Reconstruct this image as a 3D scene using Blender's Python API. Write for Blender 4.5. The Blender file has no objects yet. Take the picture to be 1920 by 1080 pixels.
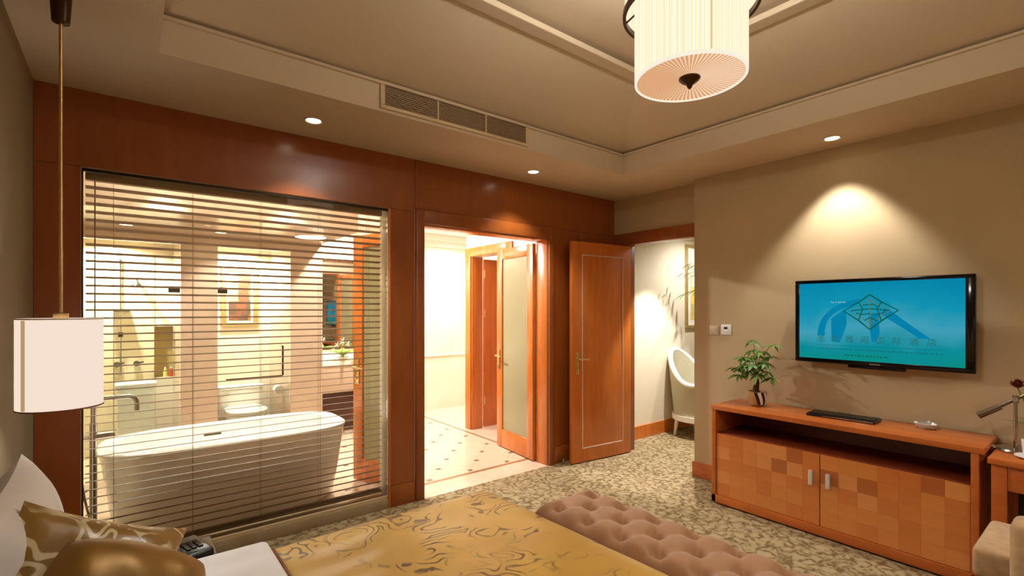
import bpy, bmesh, math, random
from mathutils import Vector, Matrix
random.seed(7)
C = bpy.context.scene.collection
S = bpy.context.scene
PI = math.pi

# ------------------------------------------------------------------ camera, world, exposure
cam_d = bpy.data.cameras.new('camera'); cam = bpy.data.objects.new('camera', cam_d); C.objects.link(cam)
cam_d.sensor_width = 36; cam_d.lens = 921.6 / 1920 * 36; cam_d.shift_y = 40.7 / 1920; cam_d.clip_start = 0.02
cam.location = (0, 0, 1.5); cam.rotation_euler = (PI / 2, 0, math.radians(51.65 - 90))
S.camera = cam
w = bpy.data.worlds.new('world'); S.world = w; w.use_nodes = True
w.node_tree.nodes['Background'].inputs[0].default_value = (1, .8, .55, 1)
w.node_tree.nodes['Background'].inputs[1].default_value = 0.02
S.view_settings.view_transform = 'Standard'; S.view_settings.look = 'None'
S.view_settings.exposure = 0.0; S.view_settings.gamma = 1.0; S.view_settings.use_curve_mapping = False
# lamp strengths in one place (each lamp is built with its fixture further down)
WARM = (1.0, .96, .90); BATH = (1.0, .98, .965)
P_SOFFIT = 50; P_BATH = 105; P_ADJ = 110; P_BULB = 46

# ------------------------------------------------------------------ helpers
def lin(c):
    return tuple((v / 255 / 12.92 if v / 255 <= .04045 else ((v / 255 + .055) / 1.055) ** 2.4) for v in c) + (1,)
def box(bm, x0, x1, y0, y1, z0, z1, bev=0.0, seg=2):
    vs = [bm.verts.new(p) for p in ((x0,y0,z0),(x1,y0,z0),(x1,y1,z0),(x0,y1,z0),(x0,y0,z1),(x1,y0,z1),(x1,y1,z1),(x0,y1,z1))]
    fs = [bm.faces.new([vs[i] for i in q]) for q in ((3,2,1,0),(4,5,6,7),(0,1,5,4),(1,2,6,5),(2,3,7,6),(3,0,4,7))]
    if bev > 0:
        es = list({e for f in fs for e in f.edges})
        bmesh.ops.bevel(bm, geom=es, offset=bev, segments=seg, profile=.5, affect='EDGES')
def B(*a, **k):
    bm = bmesh.new(); box(bm, *a, **k); return bm
def frame_of(d):
    d = Vector(d).normalized(); u = d.orthogonal().normalized(); return u, d.cross(u)
def tube(bm, pts, r, seg=10, closed=False):
    pts = [Vector(p) for p in pts]; n = len(pts); rs = r if isinstance(r, (list, tuple)) else [r] * n
    rings = []; u = None
    for i, p in enumerate(pts):
        a = pts[i-1] if (i or closed) else p; b = pts[(i+1) % n] if (i < n-1 or closed) else p
        d = (b - a).normalized()
        if u is None: u = d.orthogonal().normalized()
        u = (u - d * u.dot(d)).normalized(); v = d.cross(u)
        rings.append([bm.verts.new(p + (u * math.cos(2*PI*k/seg) + v * math.sin(2*PI*k/seg)) * rs[i]) for k in range(seg)])
    for i in range(n if closed else n-1):
        A = rings[i]; Bq = rings[(i+1) % n]
        for k in range(seg):
            bm.faces.new((A[k], A[(k+1) % seg], Bq[(k+1) % seg], Bq[k]))
    if not closed:
        bm.faces.new(list(reversed(rings[0]))); bm.faces.new(rings[-1])
def T(pts, r, seg=10, closed=False):
    bm = bmesh.new(); tube(bm, pts, r, seg, closed); return bm
def lathe(bm, prof, c=(0,0,0), seg=32, cap=True, ripple=None):
    rings = []
    for r, z in prof:
        ring = []
        for k in range(seg):
            a = 2*PI*k/seg; rr = r + (ripple(a) if ripple else 0)
            ring.append(bm.verts.new((c[0] + rr*math.cos(a), c[1] + rr*math.sin(a), c[2] + z)))
        rings.append(ring)
    for A, Bq in zip(rings, rings[1:]):
        for k in range(seg): bm.faces.new((A[k], A[(k+1) % seg], Bq[(k+1) % seg], Bq[k]))
    if cap:
        bm.faces.new(list(reversed(rings[0]))); bm.faces.new(rings[-1])
def L(prof, c=(0,0,0), seg=32, cap=True, ripple=None):
    bm = bmesh.new(); lathe(bm, prof, c, seg, cap, ripple); return bm
def prism(bm, poly, z0, z1):
    a = [bm.verts.new((x, y, z0)) for x, y in poly]; b = [bm.verts.new((x, y, z1)) for x, y in poly]
    bm.faces.new(list(reversed(a))); bm.faces.new(b); n = len(poly)
    for i in range(n): bm.faces.new((a[i], a[(i+1) % n], b[(i+1) % n], b[i]))
def arc(cx, cy, r, a0, a1, n):
    return [(cx + r*math.cos(a0 + (a1-a0)*i/n), cy + r*math.sin(a0 + (a1-a0)*i/n)) for i in range(n+1)]
def bez(p0, p1, p2, p3, n=14):
    o = []
    for i in range(n+1):
        t = i/n; q = 1-t
        o.append(tuple(q*q*q*a + 3*q*q*t*b + 3*q*t*t*c + t*t*t*d for a, b, c, d in zip(p0, p1, p2, p3)))
    return o
def mesh_of(bm, m, name, smooth):
    bmesh.ops.recalc_face_normals(bm, faces=bm.faces[:])
    me = bpy.data.meshes.new(name); bm.to_mesh(me); bm.free()
    if m: me.materials.append(m)
    if smooth:
        me.shade_smooth(); me.set_sharp_from_angle(angle=math.radians(40))
    return me
def obj(name, bm, m, parent=None, smooth=True, label=None, mat=None):
    o = bpy.data.objects.new(name, mesh_of(bm, m, name, smooth)); C.objects.link(o)
    if parent: o.parent = parent
    if label: o['label'] = label
    if mat is not None: o.matrix_local = mat
    return o
def tag(o, label, cat, group=None, kind=None):
    o['label'] = label; o['category'] = cat
    if group: o['group'] = group
    if kind: o['kind'] = kind
    return o
def thing(name, label, cat, loc=(0,0,0), rz=0, group=None, kind=None):
    o = bpy.data.objects.new(name, None); C.objects.link(o); o.location = loc; o.rotation_euler = (0, 0, rz)
    o.empty_display_size = .1
    return tag(o, label, cat, group, kind)
def struct(name, bm, m, label, cat, smooth=False):
    return tag(obj(name, bm, m, None, smooth), label, cat, None, 'structure')
def dup_tree(o, parent=None):
    c = o.copy(); C.objects.link(c); c.parent = parent
    for ch in o.children: dup_tree(ch, c)
    return c
def light(kind, name, parent, loc, power, color, **k):
    d = bpy.data.lights.new(name, kind); d.energy = power; d.color = color
    for a, v in k.items(): setattr(d, a, v)
    o = bpy.data.objects.new(name, d); C.objects.link(o); o.parent = parent; o.location = loc
    return o

# ------------------------------------------------------------------ materials
class N:
    def __init__(s, name):
        s.m = bpy.data.materials.new(name); s.m.use_nodes = True; s.t = s.m.node_tree; s.n = s.t.nodes
        s.b = s.n['Principled BSDF']; s.out = s.n['Material Output']
    def add(s, typ, **k):
        nd = s.n.new(typ)
        for a, v in k.items():
            if a in nd.bl_rna.properties.keys() and not a.startswith('i_'): setattr(nd, a, v)
            else: nd.inputs[a[2:].replace('_', ' ') if a.startswith('i_') else a].default_value = v
        return nd
    def link(s, a, ao, b, bi): s.t.links.new(a.outputs[ao], b.inputs[bi])
    def ramp(s, stops, interp='LINEAR'):
        r = s.n.new('ShaderNodeValToRGB'); r.color_ramp.interpolation = interp
        e = r.color_ramp.elements
        while len(e) < len(stops): e.new(.5)
        for el, (p, c) in zip(e, stops): el.position = p; el.color = c
        return r
    def coords(s, scale=(1,1,1), rot=(0,0,0), kind='Object'):
        tc = s.n.new('ShaderNodeTexCoord'); mp = s.n.new('ShaderNodeMapping')
        mp.inputs['Scale'].default_value = scale; mp.inputs['Rotation'].default_value = rot
        s.link(tc, kind, mp, 'Vector'); return mp
    def bump(s, src, out, strength=.2, dist=.01):
        bp = s.n.new('ShaderNodeBump'); bp.inputs['Strength'].default_value = strength; bp.inputs['Distance'].default_value = dist
        s.link(src, out, bp, 'Height'); s.link(bp, 'Normal', s.b, 'Normal'); return bp
def plain(name, c, rough=.5, metal=0, var=.06, vs=30, sheen=0, coat=0, trans=0, bump=0):
    q = N(name); mp = q.coords(); nz = q.add('ShaderNodeTexNoise', i_Scale=vs, i_Detail=3.0); q.link(mp, 'Vector', nz, 'Vector')
    a = lin(c); r = q.ramp([(.3, tuple(v*(1-var) for v in a[:3])+(1,)), (.7, tuple(min(1, v*(1+var)) for v in a[:3])+(1,))])
    q.link(nz, 'Fac', r, 'Fac'); q.link(r, 'Color', q.b, 'Base Color')
    q.b.inputs['Roughness'].default_value = rough; q.b.inputs['Metallic'].default_value = metal
    q.b.inputs['Sheen Weight'].default_value = sheen; q.b.inputs['Coat Weight'].default_value = coat
    q.b.inputs['Coat Roughness'].default_value = .15
    if bump: q.bump(nz, 'Fac', bump, .004)
    return q.m
def wood(name, c0, c1, rough=.3, scale=(3, 3, .35), coat=.25, spec=.5):
    q = N(name); mp = q.coords(scale); n1 = q.add('ShaderNodeTexNoise', i_Scale=6.0, i_Detail=6.0, i_Roughness=.62, i_Distortion=.6)
    q.link(mp, 'Vector', n1, 'Vector'); r = q.ramp([(.25, lin(c0)), (.75, lin(c1))]); q.link(n1, 'Fac', r, 'Fac')
    q.link(r, 'Color', q.b, 'Base Color'); q.b.inputs['Roughness'].default_value = rough
    q.b.inputs['Coat Weight'].default_value = coat; q.b.inputs['Coat Roughness'].default_value = .18
    q.b.inputs['Specular IOR Level'].default_value = spec
    q.bump(n1, 'Fac', .04, .002); return q.m
def emit(name, c, s, var=None):
    q = N(name); e = q.add('ShaderNodeEmission', i_Strength=s); e.inputs['Color'].default_value = lin(c)
    q.n.remove(q.b); q.link(e, 'Emission', q.out, 'Surface')
    if var: var(q, e)
    return q.m
def glassy(name, tint=(255,255,255), refl=.06, rough=.0):
    q = N(name); q.n.remove(q.b)
    tr = q.add('ShaderNodeBsdfTransparent'); tr.inputs['Color'].default_value = lin(tint)
    gl = q.add('ShaderNodeBsdfGlossy'); gl.inputs['Roughness'].default_value = rough
    fr = q.add('ShaderNodeFresnel', i_IOR=1.45); mx = q.add('ShaderNodeMixShader')
    q.link(fr, 'Fac', mx, 'Fac'); q.link(tr, 'BSDF', mx, 1); q.link(gl, 'BSDF', mx, 2); q.link(mx, 'Shader', q.out, 'Surface'); return q.m

M = {}
M['wood_wall'] = wood('cherry_wall_veneer', (142,74,28), (164,90,36), .28, (1.2, 1.2, .25))
M['wood_door'] = wood('cherry_door', (198,106,38), (220,128,50), .26, (2.5, 2.5, .3))
M['wood_cab'] = wood('cherry_cabinet', (176,88,32), (200,108,44), .26, (2.5, .4, 2.5))
M['wood_dark'] = wood('dark_stained_wood', (52,22,10), (72,32,15), .35, (2.5, .4, 2.5))
M['niche_shade'] = wood('shaded_niche_cherry', (104,42,18), (124,52,22), .4, (2.5, .4, 2.5))  # cabinet cherry darkened: the niche's shade is put into the colour
M['wood_orange'] = wood('orange_door', (200,104,40), (220,122,54), .32, (2.5, 2.5, .3))
tile_cols = [((204,124,58),(214,134,68)), ((198,114,50),(208,124,58)), ((208,132,68),(218,142,78)), ((170,92,42),(182,102,50)), ((194,110,48),(204,120,56))]
M['ven'] = [wood('veneer_square_%d' % i, a, b, .25, (2.5, .6, 2.5), .6) for i, (a, b) in enumerate(tile_cols)]
M['ceiling'] = plain('ceiling_paint', (206,186,156), .7, var=.02, vs=3)
M['ceil_bath'] = plain('bathroom_ceiling_paint', (240,236,226), .7, var=.01, vs=3)
def wallpaper(name, c, var=.05):
    q = N(name); mp = q.coords((1,1,1)); n1 = q.add('ShaderNodeTexNoise', i_Scale=220.0, i_Detail=2.0); n2 = q.add('ShaderNodeTexNoise', i_Scale=2.0, i_Detail=2.0)
    q.link(mp, 'Vector', n1, 'Vector'); q.link(mp, 'Vector', n2, 'Vector'); a = lin(c)
    r = q.ramp([(.3, tuple(v*(1-var) for v in a[:3])+(1,)), (.7, tuple(min(1, v*(1+var)) for v in a[:3])+(1,))]); q.link(n2, 'Fac', r, 'Fac')
    q.link(r, 'Color', q.b, 'Base Color'); q.b.inputs['Roughness'].default_value = .75; q.bump(n1, 'Fac', .08, .002); return q.m
M['paper'] = wallpaper('beige_wallpaper', (190,168,130))
M['paper_grey'] = wallpaper('grey_fabric_wall', (140,124,96))
M['paper_cream'] = wallpaper('cream_wallpaper', (236,224,196), .02)
def marble(name, c0, c1, sc=1.6, rough=.22):
    q = N(name); mp = q.coords((1,1,1)); n1 = q.add('ShaderNodeTexNoise', i_Scale=sc, i_Detail=8.0, i_Roughness=.6, i_Distortion=1.4)
    q.link(mp, 'Vector', n1, 'Vector'); r = q.ramp([(.3, lin(c0)), (.7, lin(c1))]); q.link(n1, 'Fac', r, 'Fac'); q.link(r, 'Color', q.b, 'Base Color')
    q.b.inputs['Roughness'].default_value = rough; return q.m
M['marble_floor'] = marble('cream_marble_floor', (222,198,170), (236,216,192), 2.5, .16)
M['marble_wall'] = marble('cream_marble_wall', (234,220,198), (244,234,216), 1.2, .25)
M['marble_pink'] = marble('rosy_marble', (198,176,154), (210,190,168), 1.5, .25)
M['marble_yel'] = marble('yellow_travertine', (226,208,172), (238,224,192), 3.0, .3)
M['marble_brown'] = marble('brown_marble', (150,112,78), (170,130,94), 3.0, .2)
M['sill_stone'] = marble('olive_stone_sill', (150,130,98), (172,152,118), 3.0, .3)
M['white_gloss'] = plain('white_acrylic', (244,242,236), .12, var=.01, coat=.4)
M['white_ceramic'] = plain('white_ceramic', (246,244,240), .15, var=.01, coat=.4)
M['chrome'] = plain('chrome', (178,174,168), .16, 1.0, var=.02)
M['bead'] = plain('silver_beading', (226,214,196), .25, .3)
M['pull'] = plain('satin_pull', (226,218,208), .35, .35)
M['brass'] = plain('brass', (226,194,134), .3, 1.0, var=.04)
M['bronze'] = plain('dark_bronze', (74,52,34), .35, .8, var=.08)
M['slat'] = plain('blind_slat_paint', (156,124,94), .6, var=.02)
M['black'] = plain('black_plastic', (16,15,16), .3, var=.1)
M['black_gloss'] = plain('black_gloss', (12,10,14), .12, var=.05)
M['dark_metal'] = plain('dark_metal', (70,60,50), .3, .9)
M['lampgrey'] = plain('brushed_lamp_metal', (120,104,84), .3, .8)
M['white_plastic'] = plain('white_plastic', (232,230,226), .4, var=.01)
M['linen'] = plain('white_linen', (236,234,232), .8, var=.02, sheen=.2, vs=12)
M['tan_fabric'] = plain('tan_bench_fabric', (158,110,68), .62, var=.05, sheen=.35, vs=14)
M['beige_fabric'] = plain('beige_chair_fabric', (176,142,100), .8, var=.14, vs=26, sheen=.2, bump=.5)
M['chair_white'] = plain('white_lacquer', (238,232,218), .3, var=.02)
M['chair_cloth'] = plain('pale_green_cloth', (188,180,150), .7, var=.04)
M['vent_dark'] = plain('vent_dark', (58,46,32), .7)
M['vent_frame'] = plain('vent_frame_paint', (206,182,140), .5, var=.02)
M['vent_slat'] = plain('vent_slat_paint', (150,122,84), .5, var=.03)
M['gold_frame'] = plain('gilt_frame', (196,168,112), .35, .5)
M['mat_board'] = plain('mat_board', (244,240,226), .7, var=.01)
M['soil_trunk'] = plain('brown_trunk', (88,52,32), .8, var=.2, bump=.5)
M['leaf'] = plain('leaf_green', (92,128,52), .45, var=.18, vs=18)
M['leaf_lt'] = plain('leaf_light_green', (126,158,70), .45, var=.15, vs=18)
M['petal'] = plain('white_petal', (248,246,240), .5, var=.01)
M['red_petal'] = plain('dark_red_petal', (92,10,14), .5, var=.2)
M['glass'] = glassy('window_glass', (252,250,244))
M['glass_shower'] = glassy('shower_glass', (244,250,246))
M['mirror'] = plain('mirror_silver', (225,225,222), .02, 1.0, var=0)
def frosted():
    q = N('frosted_glass'); q.b.inputs['Base Color'].default_value = lin((186,178,138)); q.b.inputs['Roughness'].default_value = .2
    tl = q.add('ShaderNodeBsdfTranslucent'); tl.inputs['Color'].default_value = lin((206,204,178)); mx = q.add('ShaderNodeMixShader', i_Fac=.25)
    q.link(q.b, 'BSDF', mx, 1); q.link(tl, 'BSDF', mx, 2); q.link(mx, 'Shader', q.out, 'Surface'); return q.m
M['frost'] = frosted()
def carpet():
    q = N('leaf_pattern_carpet'); mp = q.coords((1,1,1))
    d = q.add('ShaderNodeTexNoise', i_Scale=14.0, i_Detail=2.0); q.link(mp, 'Vector', d, 'Vector')
    mixv = q.add('ShaderNodeMixRGB', blend_type='ADD', i_Fac=.06); q.link(mp, 'Vector', mixv, 'Color1'); q.link(d, 'Color', mixv, 'Color2')
    v = q.add('ShaderNodeTexVoronoi', feature='DISTANCE_TO_EDGE', i_Scale=15.0); q.link(mixv, 'Color', v, 'Vector')
    n2 = q.add('ShaderNodeTexNoise', i_Scale=11.0, i_Detail=3.0, i_Roughness=.6, i_Distortion=2.2); q.link(mp, 'Vector', n2, 'Vector')
    r1 = q.ramp([(.0, (1,1,1,1)), (.09, (1,1,1,1)), (.27, (0,0,0,1))]); q.link(v, 'Distance', r1, 'Fac')
    r2 = q.ramp([(.38, (0,0,0,1)), (.56, (1,1,1,1))]); q.link(n2, 'Fac', r2, 'Fac')
    mm = q.add('ShaderNodeMixRGB', blend_type='MULTIPLY', i_Fac=1.0); q.link(r1, 'Color', mm, 'Color1'); q.link(r2, 'Color', mm, 'Color2')
    n3 = q.add('ShaderNodeTexNoise', i_Scale=420.0, i_Detail=2.0); q.link(mp, 'Vector', n3, 'Vector')
    cm = q.add('ShaderNodeMixRGB', i_Fac=0.0); cm.inputs['Color1'].default_value = lin((190,168,124)); cm.inputs['Color2'].default_value = lin((128,102,60))
    q.link(mm, 'Color', cm, 'Fac'); c2 = q.add('ShaderNodeMixRGB', blend_type='MULTIPLY', i_Fac=.35); q.link(cm, 'Color', c2, 'Color1'); q.link(n3, 'Color', c2, 'Color2')
    q.link(c2, 'Color', q.b, 'Base Color'); q.b.inputs['Roughness'].default_value = .95; q.bump(n3, 'Fac', .5, .006); return q.m
M['carpet'] = carpet()
def brocade(name, c0, c1, c2, sc=5.0, rough=.38, freq=34, mk=.5):
    q = N(name); mp = q.coords((1,1,1))
    d = q.add('ShaderNodeTexNoise', i_Scale=2.6, i_Detail=3.0); q.link(mp, 'Vector', d, 'Vector')
    mv = q.add('ShaderNodeMixRGB', blend_type='ADD', i_Fac=.55); q.link(mp, 'Vector', mv, 'Color1'); q.link(d, 'Color', mv, 'Color2')
    v = q.add('ShaderNodeTexVoronoi', feature='F1', i_Scale=sc); q.link(mv, 'Color', v, 'Vector')
    s = q.add('ShaderNodeMath', operation='MULTIPLY'); s.inputs[1].default_value = freq; q.link(v, 'Distance', s, 0)
    sn = q.add('ShaderNodeMath', operation='SINE'); q.link(s, 'Value', sn, 0)
    n2 = q.add('ShaderNodeTexNoise', i_Scale=3.4, i_Detail=2.0, i_Distortion=1.2); q.link(mp, 'Vector', n2, 'Vector')
    msk = q.ramp([(mk, (0,0,0,1)), (mk+.1, (1,1,1,1))]); q.link(n2, 'Fac', msk, 'Fac')
    rl = q.ramp([(.55, (0,0,0,1)), (.8, (1,1,1,1))]); q.link(sn, 'Value', rl, 'Fac')
    mm = q.add('ShaderNodeMixRGB', blend_type='MULTIPLY', i_Fac=1.0); q.link(rl, 'Color', mm, 'Color1'); q.link(msk, 'Color', mm, 'Color2')
    n4 = q.add('ShaderNodeTexNoise', i_Scale=1.7, i_Detail=4.0, i_Distortion=.8); q.link(mp, 'Vector', n4, 'Vector')
    base = q.ramp([(.35, lin(c0)), (.65, lin(c1))]); q.link(n4, 'Fac', base, 'Fac')
    cm = q.add('ShaderNodeMixRGB'); q.link(mm, 'Color', cm, 'Fac'); q.link(base, 'Color', cm, 'Color1'); cm.inputs['Color2'].default_value = lin(c2)
    q.link(cm, 'Color', q.b, 'Base Color'); q.b.inputs['Roughness'].default_value = rough; q.b.inputs['Sheen Weight'].default_value = .3
    q.b.inputs['Specular IOR Level'].default_value = .6; q.bump(n4, 'Fac', .25, .03); return q.m
M['runner'] = brocade('gold_brocade', (186,140,44), (216,174,78), (104,74,30), 5.0, .38, 34, .49)
M['cushion_br'] = brocade('gold_silver_brocade', (140,106,42), (168,130,60), (226,214,172), 11.0, .3, 16, .38)
M['satin'] = plain('dark_gold_satin', (142,106,40), .38, .35, var=.35, vs=4, sheen=.2)
M['trim_brown'] = plain('brown_piping', (128,72,36), .6)

# ================================================================== SETTING
XL, XT, XD, YW, YE, HC = -.36, 4.047, 4.176, 3.489, 2.46, 2.677
YB = 3.65; YF = -1.32; BY = 6.5
# carpet floor (bedroom and the room beyond the open door)
bm = bmesh.new(); box(bm, XL-.1, 8.0, YF-.1, YW, -.05, 0); box(bm, XD+.12, 8.0, YW, 3.6, -.05, 0)
struct('floor', bm, M['carpet'], 'beige carpet with brown leaf pattern across bedroom and next room', 'floor')
# bathroom floor: slab, diagonal tiles with dark corner insets, border strips
fb = struct('floor_bathroom', B(-.9, 4.6, YW, BY+.1, -.05, -.004), M['marble_brown'], 'cream marble bathroom floor with small dark insets', 'floor')
def clip(poly, axis, val, keep_less):
    o = []
    for i, p in enumerate(poly):
        q = poly[(i+1) % len(poly)]; a = (p[axis] <= val) == keep_less; b = (q[axis] <= val) == keep_less
        if a: o.append(p)
        if a != b:
            t = (val - p[axis]) / (q[axis] - p[axis]); o.append((p[0] + (q[0]-p[0])*t, p[1] + (q[1]-p[1])*t))
    return o
FX0, FX1, FY0, FY1 = -.88, 3.30, 3.80, BY
g = .2155; ox, oy = 2.33, 4.275; e = .0015
full = None
for i in range(-16, 6):
    for j in range(-4, 12):
        if (i + j) % 2: continue
        cx, cy = ox + i*g, oy + j*g
        P4 = [(cx+g-e, cy), (cx, cy+g-e), (cx-g+e, cy), (cx, cy-g+e)]
        # cut the corners where the small insets sit
        k = .022; oc = []
        for a, (dx, dy) in enumerate(((1,0),(0,1),(-1,0),(0,-1))):
            px, py = cx + dx*g, cy + dy*g; tx, ty = -dy, dx
            oc += [(px - dx*(k+e) - tx*k, py - dy*(k+e) - ty*k), (px - dx*(k+e) + tx*k, py - dy*(k+e) + ty*k)]
        poly = clip(clip(clip(clip(oc, 0, FX0, False), 0, FX1, True), 1, FY0, False), 1, FY1, True)
        if len(poly) < 3: continue
        whole = FX0 < cx-g and cx+g < FX1 and FY0 < cy-g and cy+g < FY1
        if whole and full:
            o = bpy.data.objects.new('floor_tile', full); C.objects.link(o); o.parent = fb; o.location = (cx, cy, 0); continue
        bmt = bmesh.new(); prism(bmt, [(x-cx, y-cy) for x, y in poly], -.02, 0)
        o = obj('floor_tile', bmt, M['marble_floor'], fb, False); o.location = (cx, cy, 0)
        if whole and not full: full = o.data
idm = None
for i in range(-16, 6):
    for j in range(-4, 12):
        if (i + j) % 2 == 0: continue
        cx, cy = ox + i*g, oy + j*g
        if not (FX0+.03 < cx < FX1-.03 and FY0+.03 < cy < FY1-.03): continue
        if idm is None:
            o = obj('floor_inset', B(-.0205, .0205, -.0205, .0205, -.02, .0006), M['marble_brown'], fb, False); idm = o.data
            idm.materials[0] = plain('inset_stone', (140,112,84), .25)
        else:
            o = bpy.data.objects.new('floor_inset', idm); C.objects.link(o); o.parent = fb
        o.location = (cx, cy, 0)
for (a, b, c, d), m in (((1.87, 3.21, YW, 3.755), 'marble_floor'), ((-.88, 3.42, 3.755, 3.797), 'marble_brown'), ((3.303, 3.33, 3.80, BY), 'marble_brown'), ((3.333, 3.42, 3.80, BY), 'marble_floor'), ((3.423, 4.6, 3.80, BY), 'marble_floor')):
    obj('floor_border', B(a, b, c, d, -.02, 0.0), M[m], fb, False)

# --- wall_back: core with window and doorway, cherry panels in front
W1, W2, HW, D1, D2, HD = -.176, 1.571, 2.265, 1.869, 3.21, 2.18
bm = bmesh.new(); f = YW + .012
for a in ((XL-.1, W1, f, YB, 0, 2.75), (W1, W2, f, YB, HW, 2.75), (W2, D1, f, YB, 0, 2.75), (D1, D2, f, YB, HD, 2.75), (D2, XD+.13, f, YB, 0, 2.75)): box(bm, *a)
wb = struct('wall_back', bm, M['marble_wall'], 'glossy cherry wood panelled wall holding window and bathroom doorway', 'wall')
G = .002
for a in ((XL, W1, 0, HW), (XL, 1.789, HW+G, HC), (1.793, XD, 2.293, HC), (W2+.02, 1.789, .165, HW), (3.275, XD, .165, 2.291)):
    obj('wood_panel', B(a[0]+G/2, a[1]-G/2, YW, f, a[2], a[3], bev=.0015, seg=1), M['wood_wall'], wb, False)
obj('edge_strip', B(W2, W2+.019, YW-.004, f+.002, .0, HW, bev=.002), M['wood_door'], wb)
for a in ((W2+.02, 1.789), (3.275, XD)):
    obj('plinth', B(a[0], a[1], YW-.006, f, 0, .163, bev=.002), M['wood_wall'], wb)
# doorway lining and casing
tr = thing('trim_1', 'cherry casing around the bathroom double doorway', 'door frame', (2.54, YW, 0), kind='structure')
def tp(name, x0, x1, y0, y1, z0, z1, m='wood_wall', bev=.004): obj(name, B(x0-2.54, x1-2.54, y0-YW, y1-YW, z0, z1, bev=bev), M[m], tr)
tp('casing', 1.797, D1, YW-.016, f, 0, 2.29); tp('casing', D2, 3.272, YW-.016, f, 0, 2.29); tp('casing', D1, D2, YW-.016, f, HD, 2.29)
tp('jamb', D1-.001, D1+.014, f, YB+.005, 0, HD, 'wood_door'); tp('jamb', D2-.014, D2+.001, f, YB+.005, 0, HD, 'wood_door'); tp('jamb', D1, D2, f, YB+.005, HD-.014, HD+.001, 'wood_door')
# interior window: stone sill, pane
wn = thing('window_1', 'large clear interior window between bedroom and bathroom', 'window', ((W1+W2)/2, YW, 0), kind='structure')
wx = (W1+W2)/2
def wp(name, x0, x1, y0, y1, z0, z1, m, bev=.002): return obj(name, B(x0-wx, x1-wx, y0-YW, y1-YW, z0, z1, bev=bev), M[m], wn)
wp('sill', W1, W2, YW, YB, 0, .075, 'sill_stone', .003); wp('bottom_channel', W1, W2, YW+.01, YW+.04, .075, .095, 'vent_frame'); wp('top_channel', W1, W2, YW+.012, YW+.035, HW-.018, HW, 'dark_metal')
wp('pane', W1+.002, W2-.002, YW+.02, YW+.028, .08, HW-.004, 'glass', 0)
wp('side_channel', W1, W1+.008, YW+.012, YW+.035, .09, HW-.01, 'dark_metal')

# --- wall_right (TV wall), wall over the door, next-room shell
struct('wall_right', B(XT, XD+.12, YF-.1, YE, 0, 2.75), M['paper'], 'beige papered wall behind the television', 'wall')
struct('wall_doorway', B(XD, XD+.12, YE, YW+.012, 2.305, 2.75), M['paper'], 'beige papered wall strip above the open wooden door', 'wall')
t2 = thing('trim_2', 'dark cherry frame of the doorway to the next room', 'door frame', (XD, 2.9, 0), kind='structure')
obj('lintel', B(-.02, .13, -.44, .589, HD, 2.305, bev=.004), M['wood_wall'], t2)
obj('jamb', B(-.02, .13, .42, .587, 0, HD-.001, bev=.004), M['wood_wall'], t2); obj('jamb', B(.0, .13, -.438, -.40, 0, HD-.001, bev=.004), M['wood_wall'], t2)
struct('baseboard_right', B(XT-.014, XT, -1.3, YE+.014, 0, .135, bev=.003), M['wood_cab'], 'wooden baseboard along the television wall', 'baseboard')
struct('wall_left', B(XL-.1, XL, YF-.1, YW, 0, 2.75), M['paper_grey'], 'grey fabric wall at the head of the bed', 'wall')
struct('wall_front', B(XL, XT, YF-.1, YF, 0, 2.75), M['paper'], 'beige wall on the near side of the bedroom', 'wall')
struct('wall_next_room', B(XD+.12, 8.0, 3.57, 3.65, 0, 2.75), M['paper_cream'], 'cream wall of the next room seen through the door', 'wall')
bm = bmesh.new(); box(bm, 7.9, 8.0, .5, 3.57, 0, 2.75); box(bm, XD+.12, 7.9, .4, .5, 0, 2.75)
struct('wall_next_room_far', bm, M['paper_cream'], 'far cream walls of the next room', 'wall')
struct('ceiling_next_room', B(XD+.12, 8.0, .4, 3.6, 2.65, 2.75), M['ceil_bath'], 'white ceiling of the next room', 'ceiling')
struct('baseboard_next_room', B(XD+.12, 7.9, 3.555, 3.57, 0, .15, bev=.003), M['wood_door'], 'wooden baseboard under the cream wall', 'baseboard')

# --- ceiling with tray
R0 = (.126, -.60, 3.422, 2.767)
def ring(r, z): return [(r[0], r[1], z), (r[2], r[1], z), (r[2], r[3], z), (r[0], r[3], z)]
def ex(r, d): return (r[0]-d, r[1]-d, r[2]+d, r[3]+d)
R2 = (.80, .07, 2.76, 2.10)
bm = bmesh.new()
loops = [ring((XL-.1, YF-.1, XD+.12, YB-.1), HC), ring(R0, HC), ring(R0, 2.845), ring(ex(R0, .02), 2.845), ring(ex(R0, .02), 2.86), ring(R2, 3.10), ring(R2, 3.13), ring(ex(R2, -.6), 3.13)]
vl = [[bm.verts.new(p) for p in l] for l in loops]
for A, Bq in zip(vl, vl[1:]):
    for k in range(4): bm.faces.new((A[k], A[(k+1) % 4], Bq[(k+1) % 4], Bq[k]))
bm.faces.new(vl[-1])
struct('ceiling', bm, M['ceiling'], 'cream tray ceiling with lowered border above the bedroom', 'ceiling')
def rect_trim(bm, r, wd, z0, z1):
    box(bm, r[0], r[2], r[1], r[1]+wd, z0, z1, .006); box(bm, r[0], r[2], r[3]-wd, r[3], z0, z1, .006)
    box(bm, r[0], r[0]+wd, r[1]+wd, r[3]-wd, z0, z1, .006); box(bm, r[2]-wd, r[2], r[1]+wd, r[3]-wd, z0, z1, .006)
bm = bmesh.new(); rect_trim(bm, ex(R2, .03), .09, 3.065, 3.10); struct('trim_3', bm, M['ceiling'], 'cream moulding around the top of the tray ceiling', 'moulding')
bm = bmesh.new(); rect_trim(bm, ex(R0, .012), .03, 2.835, 2.853); struct('trim_4', bm, M['ceiling'], 'thin cream ledge moulding above the air vent', 'moulding')

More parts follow.
